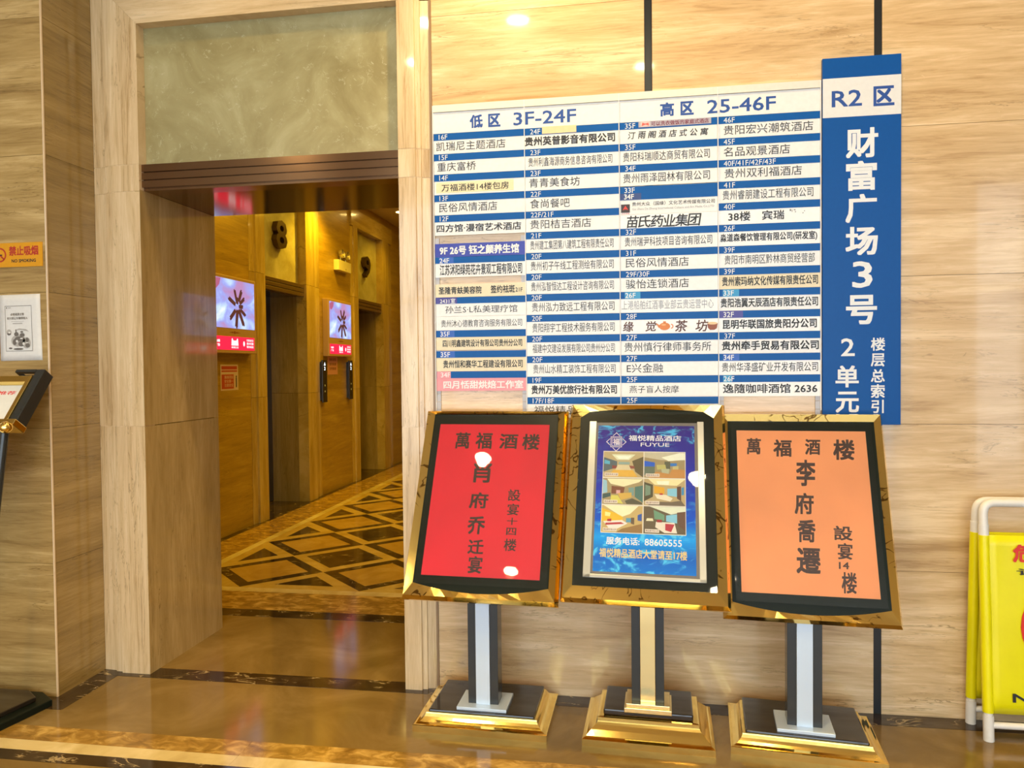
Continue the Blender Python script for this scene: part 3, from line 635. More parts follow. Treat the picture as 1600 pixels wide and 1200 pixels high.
for r in ROWS:
    col, zt, zb, bar, lab, ls, body, txt, x0, x1, z0, z1, bold, ck = r
    if col != '+':
        a, b = CX[col]
        last = MB(FR0).box(a, b, zb + .0004, zt - .0004, 0.0, 0.010).build('name_plate', BODY[body], db)
        if bar: MB(FR0).box(a, b, zt - bar, zt - .0005, 0.0101, 0.0108).build('floor_band', M_BLUE, last)
        if body == 's': MB(FR0).box(-.857, -.499, zb + .008, zt - .036, 0.0101, 0.0106).build('pasted_slip', M_STICK, last)
        lx = a + (.024 if col != 3 else .022)
        pm = {'b': M_BRIGHTB, 'p': plain('violet_patch', (.05, .04, .30), .35), 'B': M_CYANB, 'k': M_PINK, 'd': M_NAVY}.get(ls)
        if pm:
            x_0, x_1 = (a + .001, a + .10) if ls in 'kpd' else (lx - .006, lx + .062)
            if ls == 'k': x_1 = a + .066
            if lab == '26F' and col == 3 and ls == 'B': x_1 = lx + .030
            if ls == 'd': MB(FR0).box(a + .001, a + .092, zt - bar, zt - .030, 0.0109, 0.0112).build('floor_patch', pm, last)
            else: MB(FR0).box(x_0, x_1, zt - bar, zt - .0005, 0.0109, 0.0112).build('floor_patch', pm, last)
        if lab:
            mb = MB(FR0)
            put_text(mb, lab, lx - (.004 if ls else 0), 0, zt - .0275, zt - .0050, 0.0114, .4 if ls else 0, keep='l')
            if ls == 'd': put_text(mb, '34F', lx - .006, 0, zt - .055, zt - .033, 0.0114, 1.0, keep='l')
            mb.build('floor_number', M_WHITEI, last)
    mb = MB(FR0); zl = 0.0109 if not (body == 's') else 0.011
    if ck == 'i' and len(txt) < 9: put_spaced(mb, txt, x0, x1, z0 + (.005 if len(txt) > 6 else -.004 if len(txt) < 4 else 0), z1 - (.004 if len(txt) > 6 else 0), zl, bold * .8, .15)
    else: put_text(mb, txt, x0, x1, z0, z1, zl, bold)
    mb.build('company_name', M_TEA if txt in ('缘觉', '茶坊') else INKS[ck], last)
# pasted slips and small pictures on the board
MB(FR0).box(-.368, -.215, 2.537, 2.5685, .0112, .0118).build('pasted_slip', plain('torn_cream_tape', (.85, .66, .38), .5), db)
ps = MB(FR0).box(.057, .366, 2.540, 2.566, .0112, .0118).build('pasted_slip', flat((.44, .42, .50)), db)
put_text(MB(FR0), '可以洗衣做饭的家庭式酒店', .111, .356, 2.543, 2.563, .0121, 1.2).build('slip_lettering', flat((.20, .03, .06)), ps)
mb = MB(FR0).mat(flat((.75, .55, .55))); mb.box(.066, .106, 2.542, 2.564, .0119, .0122)
mb.mat(flat((.75, .12, .10))); mb.poly([(.070, 2.545), (.088, 2.551), (.102, 2.545), (.100, 2.559), (.086, 2.555), (.074, 2.560)], .0124); mb.build('slip_picture', None, ps)
mb = MB(FR0).mat(flat((.05, .03, .03))); mb.box(-.021, .017, 2.172, 2.208, .0109, .0112)
mb.mat(flat((.80, .05, .03))); mb.poly([(-.014, 2.183), (-.002, 2.202), (.010, 2.183), (.003, 2.186), (-.007, 2.186)], .0114)
mb.mat(M_RED); put_text(mb, '大众传媒', -.018, .015, 2.1645, 2.1705, .0112, 0); mb.build('company_emblem', None, db)
put_text(MB(FR0), 'Gui Zhou Da Zhong International Culture and Art Media Co.,LTD', .027, .377, 2.179, 2.1905, .0112, .3).build('small_lettering', M_GREYI, db)
mb = MB(frame((0, 0, -.021))).mat(flat((.74, .24, .06)))   # teapot and cup print on the tea house plate
mb.disc(.164, 1.690, .024, .0112, 18, .0165); mb.poly([(.143, 1.694), (.131, 1.704), (.128, 1.701), (.140, 1.682)], .0112)
mb.box(.158, .170, 1.705, 1.712, .0109, .0112)
for k in range(8):
    a0, a1 = math.radians(-80 + k * 20), math.radians(-60 + k * 20)
    mb.poly([(.190 + .012 * math.cos(a0), 1.690 + .011 * math.sin(a0)), (.190 + .012 * math.cos(a1), 1.690 + .011 * math.sin(a1)), (.190 + .008 * math.cos(a1), 1.690 + .007 * math.sin(a1)), (.190 + .008 * math.cos(a0), 1.690 + .007 * math.sin(a0))], .0112)
mb.mat(flat((.85, .45, .20))); mb.disc(.160, 1.697, .010, .0114, 12, .004)
mb.mat(flat((.30, .09, .05))); mb.poly([(.346, 1.699), (.390, 1.699), (.386, 1.678), (.376, 1.671), (.358, 1.671), (.349, 1.680)], .0112)
mb.mat(flat((.82, .60, .35))); mb.disc(.368, 1.700, .021, .0114, 16, .006)
mb.build('tea_set_print', None, db)
mb = MB(FR0)                              # last pieces of peeled lettering on the 40F plate
for x, z, w_, h_ in ((.690, 2.150, .004, .008), (.698, 2.146, .002, .010), (.706, 2.153, .007, .003), (.712, 2.143, .002, .006), (.748, 2.147, .003, .003), (.742, 2.138, .003, .004)): mb.box(x, x + w_, z, z + h_, .0109, .0111)
mb.build('peeled_lettering', M_INK, db)

# ================================================================ BLUE VERTICAL SIGN
bs = empty('vertical_sign', (0.976, 0, 1.24), 'tall blue vertical sign with white characters to the right of the directory', 'sign')
MB(FR0).box(0.8205, 1.131, 1.239, 2.779, 0.0, 0.018).build('sign_panel', M_SIGNB, bs, bevel=.001)
wbd = MB(FR0).box(0.8215, 1.1305, 2.531, 2.694, 0.0181, 0.0186).build('white_band', plain('sign_white_band', (.80, .80, .80), .35), bs)
put_text(MB(FR0), 'R2', .857, .977, 2.574, 2.642, .019, .8).build('sign_lettering', M_BLUEI, wbd); put_text(MB(FR0), '区', 1.022, 1.104, 2.568, 2.650, .019, 1.8).build('sign_lettering', M_BLUEI, wbd)
for ch_, x0, x1, z0, z1, bo in (('财', .914, 1.041, 2.358, 2.482, 2.8), ('富', .914, 1.036, 2.222, 2.345, 2.8), ('广', .912, 1.036, 2.088, 2.207, 2.8), ('场', .912, 1.040, 1.952, 2.071, 2.8), ('3', .939, 1.019, 1.815, 1.926, 2.8), ('号', .914, 1.037, 1.662, 1.785, 2.8),
    ('2', .894, .949, 1.529, 1.604, 2.2), ('单', .872, .965, 1.397, 1.489, 2.4), ('元', .873, .966, 1.290, 1.379, 2.4),
    ('楼', 1.013, 1.069, 1.550, 1.605, 2), ('层', 1.013, 1.068, 1.484, 1.539, 2), ('总', 1.013, 1.068, 1.417, 1.473, 2), ('索', 1.013, 1.068, 1.352, 1.410, 2), ('引', 1.015, 1.064, 1.288, 1.344, 2)):
    put_text(MB(FR0), ch_, x0, x1, z0, z1, .0186, bo * (.3 if ch_ in '23' else .6)).build('sign_lettering', M_WHITEI, bs)

# ================================================================ POSTER STANDS
def stand(name_lab, cx, cy, yaw, px, py, pz, pyaw, lean, W, H, mw, mh, moff, bw, bd, style, accent, base_prof, slab, plate):
    t = empty('poster_stand', (cx, cy, 0), name_lab, 'poster stand')
    cyw, syw = math.cos(yaw), math.sin(yaw)
    B = frame((cx, cy, 0), (cyw, syw, 0), (-syw, cyw, 0))          # base frame: x right, y back, z up
    # stepped metal plinth
    loops = []
    for inset, z in base_prof:
        a, b = bw / 2 - inset, bd / 2 - inset
        loops.append([(-a, -b, z), (a, -b, z), (a, b, z), (-a, b, z)])
    MB(B).rings(loops, True, True).build('base_moulding', M_GOLD, t)
    sw, sd, z0, z1 = slab
    MB(B).box(-sw / 2, sw / 2, -sd / 2, sd / 2, z0, z1).build('base_slab', M_SLAB, t, bevel=.006)
    z = z1
    pm = M_CHROME if accent == 'chrome' else M_GOLDP
    py0 = -0.055
    for hw, hd, th in plate:
        MB(B).box(-hw, hw, py0 - hd, py0 + hd, z + .0003, z + th).build('foot_plate', pm, t, bevel=.0015); z += th
    # panel frame
    pc, ps_ = math.cos(pyaw), math.sin(pyaw)
    r_ = Vector((pc, ps_, 0)); bk = Vector((-ps_, pc, 0)); u_ = Vector((0, 0, 1)) * math.cos(lean) + bk * math.sin(lean)
    P = frame((px, py, pz), r_, u_)
    nrm = r_.cross(u_)
    # post: two dark side bars and a bright centre strip, up to the back of the panel
    pw = .064; zt = pz - .30
    for s in (-1, 1):
        a, b = sorted((s * .030, s * pw)); MB(B).box(a, b, py0 - .040, py0 + .040, z, zt).build('post_side', M_BLACKP, t, bevel=.001)
    MB(B).box(-.0295, .0295, py0 - .046, py0 + .036, z, zt).build('post_strip', pm, t, bevel=.001)
    MB(P).box(-.10, .10, -.30, -.10, -.070, -.0345).build('back_bracket', M_BLACKP, t)
    # frame loops ordered round the rectangle; n points per side
    N = 14
    def loop(hw, hh_t, hh_b, sagt, sagb, rad=0.0):
        pts = []
        for k in range(N): # bottom, left to right
            s = k / N; x = -hw + 2 * hw * s; pts.append((x, -hh_b - sagb * (1 - (2 * s - 1) ** 2)))
        for k in range(N): pts.append((hw, -hh_b + (hh_t + hh_b) * k / N))
        for k in range(N):
            s = k / N; x = hw - 2 * hw * s; e = abs(x)
            y = hh_t + sagt * (1 - (2 * s - 1) ** 2)
            if rad and hw - e < rad: y -= rad - math.sqrt(max(0, rad * rad - (rad - (hw - e)) ** 2))
            pts.append((x, y))
        for k in range(N):
            y = hh_t - (hh_t + hh_b) * k / N
            if rad and k == 0: y -= rad
            pts.append((-hw, y))
        return pts
    mt, mbm = mh / 2 + moff, mh / 2 - moff
    if style == 'bottom': inner = loop(mw / 2, mt, mbm, 0.0, .033)
    else: inner = loop(mw / 2, mt, mbm, .018, 0.0, .022)
    Hh = H / 2
    e = .0125
    ridge = loop(W / 2 - e, Hh - e, Hh - e, 0, 0); outer = loop(W / 2, Hh, Hh, 0, 0)
    L = [[(x, y, .001) for x, y in inner], [(x, y, .016) for x, y in ridge], [(x, y, -.016) for x, y in outer], [(x, y, -.034) for x, y in outer]]
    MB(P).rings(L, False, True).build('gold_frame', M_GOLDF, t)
    # black mat board
    MB(P).prism(inner, -.012, .0005).build('mat_board', M_BLACK, t)
    return t, P
CURVE_A = [(0, 0), (0, .027), (.003, .0285), (.010, .0290), (.022, .033), (.032, .040), (.040, .049), (.045, .059), (.046, .064), (.050, .065)]
CURVE_B = [(0, 0), (0, .026), (.010, .032), (.016, .034), (.022, .040), (.034, .052), (.050, .066), (.056, .074), (.058, .078), (.058, .092), (.066, .094)]
# -- red one
t1, P1 = stand('gold framed stand with a red banquet notice, leftmost of the three', -.600, -.225, -.03, -.582, -.29, .938, -.05, .465, .641, .827, .557, .740, .022, .557, .385, 'bottom', 'chrome',
               CURVE_A, (.445, .300, .0645, .078), [(.105, .082, .013)])
def paper(P, t, w, h, cx, cy, mat, th=.0012):
    return MB(P).box(cx - w / 2, cx + w / 2, cy - h / 2, cy + h / 2, .0007, .0007 + th).build('poster_sheet', mat, t)
def creased(name, c):
    m, nt, b = base_mat(name)
    tc = node(nt, 'ShaderNodeTexCoord'); n = node(nt, 'ShaderNodeTexNoise', Scale=3.0, Detail=2.0)
    nt.links.new(tc.outputs['Object'], n.inputs['Vector'])
    r = ramp(nt, [(.3, tuple(v * .88 for v in c)), (.7, tuple(min(1, v * 1.06) for v in c))]); nt.links.new(n.outputs['Fac'], r.inputs['Fac'])
    nt.links.new(r.outputs['Color'], b.inputs['Base Color']); b.inputs['Roughness'].default_value = .55
    return m
def glass(P, t, w, h, cy=0.0):
    MB(P).box(-w / 2, w / 2, cy - h / 2, cy + h / 2, .0042, .0060).build('cover_glass', M_GLASS, t)
def px2(W_, H_, x, y, quad):
    """inverse bilinear reading of positions on a sheet is prepared offline; kept as unit coordinates"""
    return (-W_ / 2 + W_ * x, H_ / 2 - H_ * y)
SW, SH = .490, .661
p1 = paper(P1, t1, SW, SH, -.002, .014, creased('red_poster_paper', (.70, .004, .022)))
mb = MB(P1)
def chars(mb, P, lst, cx0, cy0, bold, shear=.0, z=.0022):
    for ch_, ux, uy, uw, uh in lst:
        x = cx0 - SW / 2 + SW * ux; y = cy0 + SH / 2 - SH * uy
        put_text(mb, ch_, x - SW * uw / 2, x + SW * uw / 2, y - SH * uh / 2, y + SH * uh / 2, z, bold, shear)
chars(mb, P1, [('萬', .225, .115, .135, .115), ('福', .420, .115, .150, .115), ('酒', .645, .118, .165, .105), ('楼', .845, .120, .155, .110),
    ('肖', .435, .335, .165, .135), ('府', .430, .520, .165, .105), ('乔', .430, .680, .150, .115), ('迁', .445, .815, .135, .090), ('宴', .455, .925, .120, .105)], -.002, .014, 1.5)
chars(mb, P1, [('設', .735, .480, .110, .076), ('宴', .735, .572, .100, .074), ('十', .735, .648, .090, .046), ('四', .735, .712, .085, .046), ('楼', .735, .795, .105, .076)], -.002, .014, 1.0)
mb.build('brush_lettering', plain('brush_ink', (.035, .008, .006), .5), p1)
glass(P1, t1, .545, .735, .018)
# -- blue hotel one
t2, P2 = stand('gold framed stand with a blue hotel poster, middle of the three', .078, -.255, -.045, .067, -.315, .9615, -.066, .46, .643, .834, .551, .729, .010, .512, .372, 'top', 'gold',
               CURVE_B, (.352, .225, .0945, .120), [(.093, .075, .018), (.086, .068, .015)])
CY2 = .006
fr2 = MB(P2)
sw, sh = .470, .655
for a, b, c, d in ((-sw / 2, sw / 2, -sh / 2, -sh / 2 + .014), (-sw / 2, -sw / 2 + .030, -sh / 2, sh / 2), (sw / 2 - .026, sw / 2, -sh / 2, sh / 2)):
    fr2.box(a, b, c + CY2, d + CY2, .0008, .0085)
fr2.build('clear_sleeve_edge', plain('silver_sleeve_edge', (.46, .46, .42), .2, .2), t2, bevel=.002)
def hotel_mat():
    m, nt, b = base_mat('blue_hotel_poster')
    tc = node(nt, 'ShaderNodeTexCoord'); sp = node(nt, 'ShaderNodeSeparateXYZ'); nt.links.new(tc.outputs['Generated'], sp.inputs[0])
    r = ramp(nt, [(0.0, (.0, .20, .66)), (.10, (.0, .13, .56)), (.22, (.0, .36, .85)), (.34, (.0, .10, .60)), (.55, (.010, .035, .42)), (1.0, (.045, .022, .22))])
    nt.links.new(sp.outputs['Z'], r.inputs['Fac'])
    mp = node(nt, 'ShaderNodeMapping'); mp.inputs['Rotation'].default_value = (0, .8, 0); mp.inputs['Scale'].default_value = (2.2, 1, 6.0)
    nt.links.new(tc.outputs['Generated'], mp.inputs['Vector'])
    n = node(nt, 'ShaderNodeTexNoise', Scale=1.7, Detail=6.0, Roughness=.6, Distortion=2.2); nt.links.new(mp.outputs['Vector'], n.inputs['Vector'])
    nr = ramp(nt, [(.50, (0, 0, 0)), (.56, (.25, .25, .25)), (.62, (1, 1, 1))]); nt.links.new(n.outputs['Fac'], nr.inputs['Fac'])
    s1 = ramp(nt, [(.0, (1, 1, 1)), (.26, (.9, .9, .9)), (.5, (0.1, .1, .1)), (.84, (.05, .05, .05)), (.90, (.8, .8, .8))]); nt.links.new(sp.outputs['Z'], s1.inputs['Fac'])
    mu = node(nt, 'ShaderNodeMath', operation='MULTIPLY'); nt.links.new(nr.outputs['Color'], mu.inputs[0]); nt.links.new(s1.outputs['Color'], mu.inputs[1])
    mx = node(nt, 'ShaderNodeMix', data_type='RGBA'); nt.links.new(mu.outputs[0], mx.inputs['Factor'])
    nt.links.new(r.outputs['Color'], mx.inputs['A']); mx.inputs['B'].default_value = (.10, .62, .90, 1)
    nt.links.new(mx.outputs['Result'], b.inputs['Base Color']); b.inputs['Roughness'].default_value = .4; b.inputs['Specular IOR Level'].default_value = .2
    return m
PW, PH = .395, .612
MB(P2).box(-sw / 2 + .03, sw / 2 - .026, CY2 - sh / 2 + .014, CY2 + sh / 2 - .004, .0007, .0012).build('backing_card', plain('grey_backing_card', (.20, .17, .14), .4), t2)
p2 = MB(P2).box(-PW / 2, PW / 2, CY2 - PH / 2 + .004, CY2 + PH / 2 + .004, .0012, .0022).build('poster_sheet', hotel_mat(), t2)
PX0, PY1 = -PW / 2, CY2 + PH / 2 + .004
def UP(x, y): return (PX0 + PW * x, PY1 - PH * y)
def ubox(mb, x0, y0, x1, y1, z0, z1):
    a, b = UP(x0, y0), UP(x1, y1); mb.box(a[0], b[0], b[1], a[1], z0, z1)
def utext(mb, s, x0, y0, x1, y1, z=.0026, bold=1.0):
    a, b = UP(x0, y0), UP(x1, y1); return put_text(mb, s, a[0], b[0], b[1], a[1], z, bold)
mb = MB(P2); utext(mb, '福悦精品酒店', .325, .070, .865, .112, bold=1.0); utext(mb, 'FUYUE', .450, .124, .745, .151, bold=.5)
utext(mb, '服务电话:', .125, .775, .455, .825, bold=1.25); utext(mb, '88605555', .505, .779, .865, .823, bold=.7); mb.build('poster_lettering', plain('poster_white', (.88, .86, .84), .4), p2)
utext(MB(P2), '福悦精品酒店大堂请至17楼', .060, .850, .915, .908, bold=1.25).build('poster_lettering', plain('poster_gold', (.85, .62, .22), .4), p2)
mb = MB(P2).mat(plain('emblem_white', (.82, .72, .74), .4))
ex, ey = UP(.195, .120)
def ring(mb, cx, cy, r0, r1, z, rot=math.pi / 4):
    for k in range(4):
        a0, a1 = rot + k * math.pi / 2, rot + (k + 1) * math.pi / 2
        mb.poly([(cx + r1 * math.cos(a0), cy + r1 * math.sin(a0)), (cx + r1 * math.cos(a1), cy + r1 * math.sin(a1)), (cx + r0 * math.cos(a1), cy + r0 * math.sin(a1)), (cx + r0 * math.cos(a0), cy + r0 * math.sin(a0))], z)
ring(mb, ex, ey, .0300, .0335, .0026); ring(mb, ex, ey, .0235, .0262, .0026)
for k in range(4):
    a = k * math.pi / 2; c_, s_ = math.cos(a), math.sin(a)
    def rp(x, y): return (ex + x * c_ - y * s_, ey + x * s_ + y * c_)
    mb.poly([rp(.026, .016), rp(.026, .0125), rp(.0385, 0), rp(.0425, 0)], .0026); mb.poly([rp(.026, -.0125), rp(.026, -.016), rp(.0425, 0), rp(.0385, 0)], .0026)
put_text(mb, '福', ex - .0145, ex + .0145, ey - .0145, ey + .0145, .0026, 1.2)
mb.build('emblem', None, p2)
# six printed room photographs
fc = flat
ROOMS = [
 [((.55, .42, .20), [(0, 0), (1, 0), (1, 1), (0, 1)]), ((.80, .80, .52), [(.20, .10), (.80, .10), (.64, .32), (.34, .32)]), ((.93, .95, .75), [(.30, .16), (.70, .16), (.62, .28), (.38, .28)]),
  ((.10, .14, .15), [(0, .22), (.34, .38), (.34, .62), (0, .80)]), ((.10, .45, .60), [(.02, .32), (.16, .38), (.16, .50), (.02, .48)]), ((.13, .10, .04), [(.72, .36), (1, .18), (1, 1), (.80, .78)]),
  ((.30, .42, .36), [(.38, .40), (.66, .40), (.66, .50), (.38, .50)]), ((.28, .06, .05), [(.22, .54), (.34, .56), (.34, .66), (.22, .68)]), ((.30, .08, .05), [(.64, .54), (.78, .56), (.78, .66), (.68, .66)]),
  ((.74, .62, .36), [(.36, .52), (.64, .52), (.70, .72), (.30, .72)]), ((.80, .46, .06), [(.26, .72), (.74, .72), (.86, .98), (.10, .98)])],
 [((.40, .30, .14), [(0, 0), (1, 0), (1, 1), (0, 1)]), ((.62, .55, .36), [(0, 0), (1, 0), (1, .3), (.4, .3), (0, .2)]), ((.93, .92, .70), [(.42, .20), (.86, .02), (1, .02), (1, .28), (.60, .34)]),
  ((.01, .12, .62), [(0, .34), (.26, .40), (.26, .56), (0, .56)]), ((.14, .18, .12), [(0, .56), (.26, .56), (.26, .84), (0, .90)]), ((.03, .20, .55), [(.64, .42), (.80, .42), (.80, .54), (.64, .54)]), ((.12, .12, .07), [(.50, .36), (.64, .36), (.64, .66), (.50, .62)]),
  ((.56, .50, .16), [(.30, .50), (.52, .48), (.54, .64), (.32, .68)]), ((.50, .50, .30), [(.42, .66), (.62, .64), (.60, .84), (.44, .82)]), ((.60, .28, .07), [(.30, .76), (.62, .84), (.70, .62), (1, .68), (1, 1), (.10, 1)]), ((.60, .52, .22), [(.70, .54), (.84, .52), (.84, .66), (.70, .66)])],
 [((.42, .32, .15), [(0, 0), (1, 0), (1, 1), (0, 1)]), ((.95, .84, .50), [(.10, .02), (1, .02), (.9, .14), (.52, .32), (.2, .22)]), ((.35, .58, .66), [(0, .05), (.10, .10), (.12, .55), (0, .60)]), ((.22, .07, .03), [(.22, .30), (.55, .34), (.52, .60), (.22, .60)]),
  ((.08, .20, .16), [(.80, .32), (1, .26), (1, .92), (.80, .70)]), ((.20, .34, .30), [(.64, .36), (.78, .34), (.78, .66), (.66, .62)]), ((.04, .10, .10), [(0, .62), (.20, .56), (.20, .70), (0, .80)]), ((.76, .42, .40), [(.34, .46), (.44, .46), (.44, .60), (.34, .60)]),
  ((.70, .44, .08), [(.38, .58), (.72, .54), (.72, .72), (.46, .84)]), ((.74, .66, .12), [(.22, .66), (.38, .66), (.52, .98), (.20, .90)]), ((.10, .09, .05), [(.56, .86), (.74, .76), (.98, .92), (.98, .98), (.6, .98)])],
 [((.55, .40, .18), [(0, 0), (1, 0), (1, 1), (0, 1)]), ((.92, .80, .40), [(.1, 0), (1, 0), (.8, .24), (.26, .22)]), ((.98, .94, .70), [(.30, .08), (.62, .06), (.60, .22), (.34, .20)]), ((.08, .07, .03), [(0, .12), (.22, .22), (.22, .68), (0, .86)]), ((.20, .30, .20), [(.03, .22), (.16, .28), (.16, .60), (.03, .66)]),
  ((.80, .42, .02), [(.25, .26), (.50, .32), (.50, .56), (.25, .54)]), ((.28, .62, .74), [(.57, .36), (.80, .34), (.80, .66), (.57, .62)]), ((.12, .05, .03), [(.80, .28), (.90, .26), (.90, .82), (.80, .72)]), ((.04, .28, .50), [(.91, .32), (.97, .28), (.97, .58), (.91, .60)]),
  ((.88, .78, .55), [(.26, .58), (.54, .60), (.70, .72), (.64, .84), (.32, .74)]), ((.55, .04, .04), [(.38, .54), (.46, .54), (.46, .60), (.38, .60)]), ((.18, .13, .08), [(.20, .86), (.66, .86), (.90, .80), (1, 1), (.1, 1)])],
 [((.62, .44, .16), [(0, 0), (1, 0), (1, 1), (0, 1)]), ((.96, .88, .55), [(.04, 0), (.90, 0), (.70, .30), (.50, .42)]), ((.86, .52, .02), [(0, .10), (.36, .30), (.52, .42), (.52, .56), (0, .60)]), ((.98, .85, .30), [(.08, .24), (.22, .28), (.20, .42), (.08, .40)]),
  ((.10, .34, .46), [(.60, .46), (.72, .46), (.72, .62), (.60, .62)]), ((.02, .10, .42), [(.88, .34), (.98, .28), (.98, .56), (.88, .54)]), ((.14, .08, .04), [(.72, .44), (.80, .44), (.80, .70), (.72, .66)]),
  ((.90, .82, .72), [(.04, .60), (.50, .54), (.64, .66), (.40, .86), (.20, .88)]), ((.52, .03, .04), [(.10, .66), (.48, .62), (.56, .68), (.10, .74)]), ((.50, .02, .03), [(.14, .52), (.24, .50), (.24, .60), (.14, .60)]), ((.34, .18, .05), [(.50, .86), (.98, .66), (1, 1), (.36, 1)])],
 [((.14, .10, .05), [(0, 0), (1, 0), (1, 1), (0, 1)]), ((.80, .82, .60), [(.14, .0), (1, 0), (1, .16), (.66, .28)]), ((.16, .34, .20), [(.24, .12), (.50, .30), (.50, .52), (.26, .46)]), ((.26, .60, .74), [(.54, .32), (.80, .26), (.80, .60), (.54, .54)]),
  ((.15, .07, .04), [(.80, .20), (1, .16), (1, .86), (.84, .70)]), ((.88, .80, .50), [(.08, .44), (.22, .44), (.24, .54), (.06, .54)]), ((.86, .76, .60), [(.30, .56), (.74, .58), (.80, .96), (.50, .96), (.28, .76)]), ((.50, .02, .05), [(.52, .62), (.74, .64), (.66, .92), (.52, .86)]), ((.40, .02, .03), [(.32, .48), (.44, .48), (.44, .58), (.32, .58)])]]
CAPT = ['精致商务大堂', '精致商务大堂', '精品豪华套房', '精品豪华商务房', '精品豪华单人间', '精品豪华双人间']
def insert(q, i, j):
    pass
for k, polys in enumerate(ROOMS):
    i, j = k % 2, k // 2
    x0 = .070 + i * .421; y0 = .192 + j * .187; wd, ht = .411, .179
    mb = MB(P2).mat(fc((.88, .80, .64))); ubox(mb, x0 - .006, y0 - .005, x0 + wd + .006, y0 + ht + .005, .00225, .00245)
    z = .0027
    for c, pts in polys:
        mb.mat(fc(c)); mb.poly([UP(x0 + wd * a, y0 + ht * b) for a, b in pts], z); z += .00004
    mb.mat(fc((.86, .76, .60))); ubox(mb, x0 + .015, y0 + ht * .84, x0 + .155, y0 + ht * .96, .0032, .0033)
    mb.mat(fc((.2, .03, .03))); utext(mb, CAPT[k], x0 + .022, y0 + ht * .865, x0 + .148, y0 + ht * .935, .0035, .3)
    mb.build('room_photo', None, p2)
glass(P2, t2, .545, .730, .010)
# -- orange one
t3, P3 = stand('gold framed stand with an orange banquet notice, rightmost of the three', .682, -.250, -.10, .696, -.245, .903, -.068, .375, .644, .842, .573, .738, .013, .557, .385, 'bottom', 'chrome',
               CURVE_A, (.445, .300, .0645, .078), [(.105, .082, .013)])
p3 = paper(P3, t3, .502, .658, 0, .012, creased('orange_poster_paper', (.92, .335, .115)))
mb = MB(P3)
chars(mb, P3, [('萬', .120, .105, .115, .105), ('福', .350, .115, .145, .110), ('酒', .590, .105, .120, .100), ('楼', .830, .120, .165, .130),
    ('李', .520, .270, .150, .165), ('府', .495, .460, .145, .130), ('喬', .500, .625, .135, .135), ('遷', .500, .800, .180, .150)], 0, .012, 1.6, .06)
chars(mb, P3, [('設', .775, .630, .140, .085), ('宴', .780, .735, .110, .095), ('14', .765, .818, .075, .040), ('楼', .790, .915, .110, .120)], 0, .012, 1.3, .06)
mb.build('brush_lettering', plain('brush_ink_brown', (.06, .022, .010), .5), p3)
glass(P3, t3, .548, .730, .014)

# ================================================================ BARRIER
br = empty('folding_barrier', (1.75, -.12, 0), 'folding barrier of white pipes with a yellow danger cloth at the right edge', 'barrier')
def pipe(name, pts, r=.0165): MB().tube(pts, r, 14).build(name, M_PVC, br, smooth=True)
def leafset(yb, yt, zt, xl, xr, front):
    def y(z): return yb + (yt - yb) * z / zt
    def curve(c, a, b, n=6): # rounded elbow
        return [tuple(Vector(a).lerp(Vector(c), s / n).lerp(Vector(c).lerp(Vector(b), s / n), s / n)) for s in range(n + 1)]
    q = .045
    pts = [(xl, yb, 0)] + curve((xl, y(zt), zt), (xl, y(zt - q), zt - q), (xl + q, y(zt), zt)) + curve((xr, y(zt), zt), (xr - q, y(zt), zt), (xr, y(zt - q), zt - q)) + [(xr, yb, 0)]
    pipe('pipe_frame', pts)
    pipe('cross_pipe', [(xl, y(.062), .062), (xr, y(.062), .062)], .013)
    for x in (xl, xr):
        pipe('pipe_joint', [(x, y(.02), .0), (x, y(.10), .10)], .0195); pipe('pipe_joint', [(x, y(zt - .13), zt - .13), (x, y(zt - .085), zt - .085)], .019)
        MB().tube([(x, y(.112), .112), (x, y(zt - .128), zt - .128)], .0205, 14).build('cloth_sleeve', M_YELLOW, br, smooth=True)
    s = frame((xl, y(.108) - .001, .108), (1, 0, 0), (0, yt - yb, zt))
    h = zt - .125 - .108
    g = MB(s); nx, ny = 14, 16; vs = []; fs = []
    for j in range(ny + 1):
        for i in range(nx + 1):
            u, v = i / nx, j / ny
            vs.append((u * (xr - xl), v * h, .012 + .003 * math.sin(u * 17 + v * 3) * math.sin(v * 9) - .010 * (v < .06)))
    for j in range(ny):
        for i in range(nx):
            a = j * (nx + 1) + i; fs.append((a, a + 1, a + nx + 2, a + nx + 1))
    g.add(vs, fs); c = g.build('warning_cloth', M_YELLOW, br, smooth=True)
    m_ = c.modifiers.new('thick', 'SOLIDIFY'); m_.thickness = .001
    if front:
        put_text(MB(s), '危', .097, .170, .598, .668, .0178, 2.2).build('warning_lettering', M_RED, c); put_text(MB(s), '险', .440, .513, .598, .668, .0178, 2.2).build('warning_lettering', M_RED, c); mb = MB(s)
        n = 28
        for k in range(n):
            a0, a1 = 2 * math.pi * k / n, 2 * math.pi * (k + 1) / n; cx_, cy_, r0, r1 = .305, .345, .145, .187
            mb.poly([(cx_ + r1 * math.cos(a0), cy_ + r1 * math.sin(a0)), (cx_ + r1 * math.cos(a1), cy_ + r1 * math.sin(a1)), (cx_ + r0 * math.cos(a1), cy_ + r0 * math.sin(a1)), (cx_ + r0 * math.cos(a0), cy_ + r0 * math.sin(a0))], .0178)
        mb.build('warning_ring', M_RED, c)
        mb = MB(s); put_text(mb, '请勿靠近', .108, .502, .548, .575, .0178, 1.0); mb.build('warning_lettering', M_INK, c); put_text(MB(s), 'NO ENTRY', .082, .53, .052, .087, .0178, 1.2).build('warning_lettering', M_INK, c)
leafset(-.178, -.118, .935, 1.405, 2.015, True)
leafset(-.030, -.072, .935, 1.400, 2.010, False)

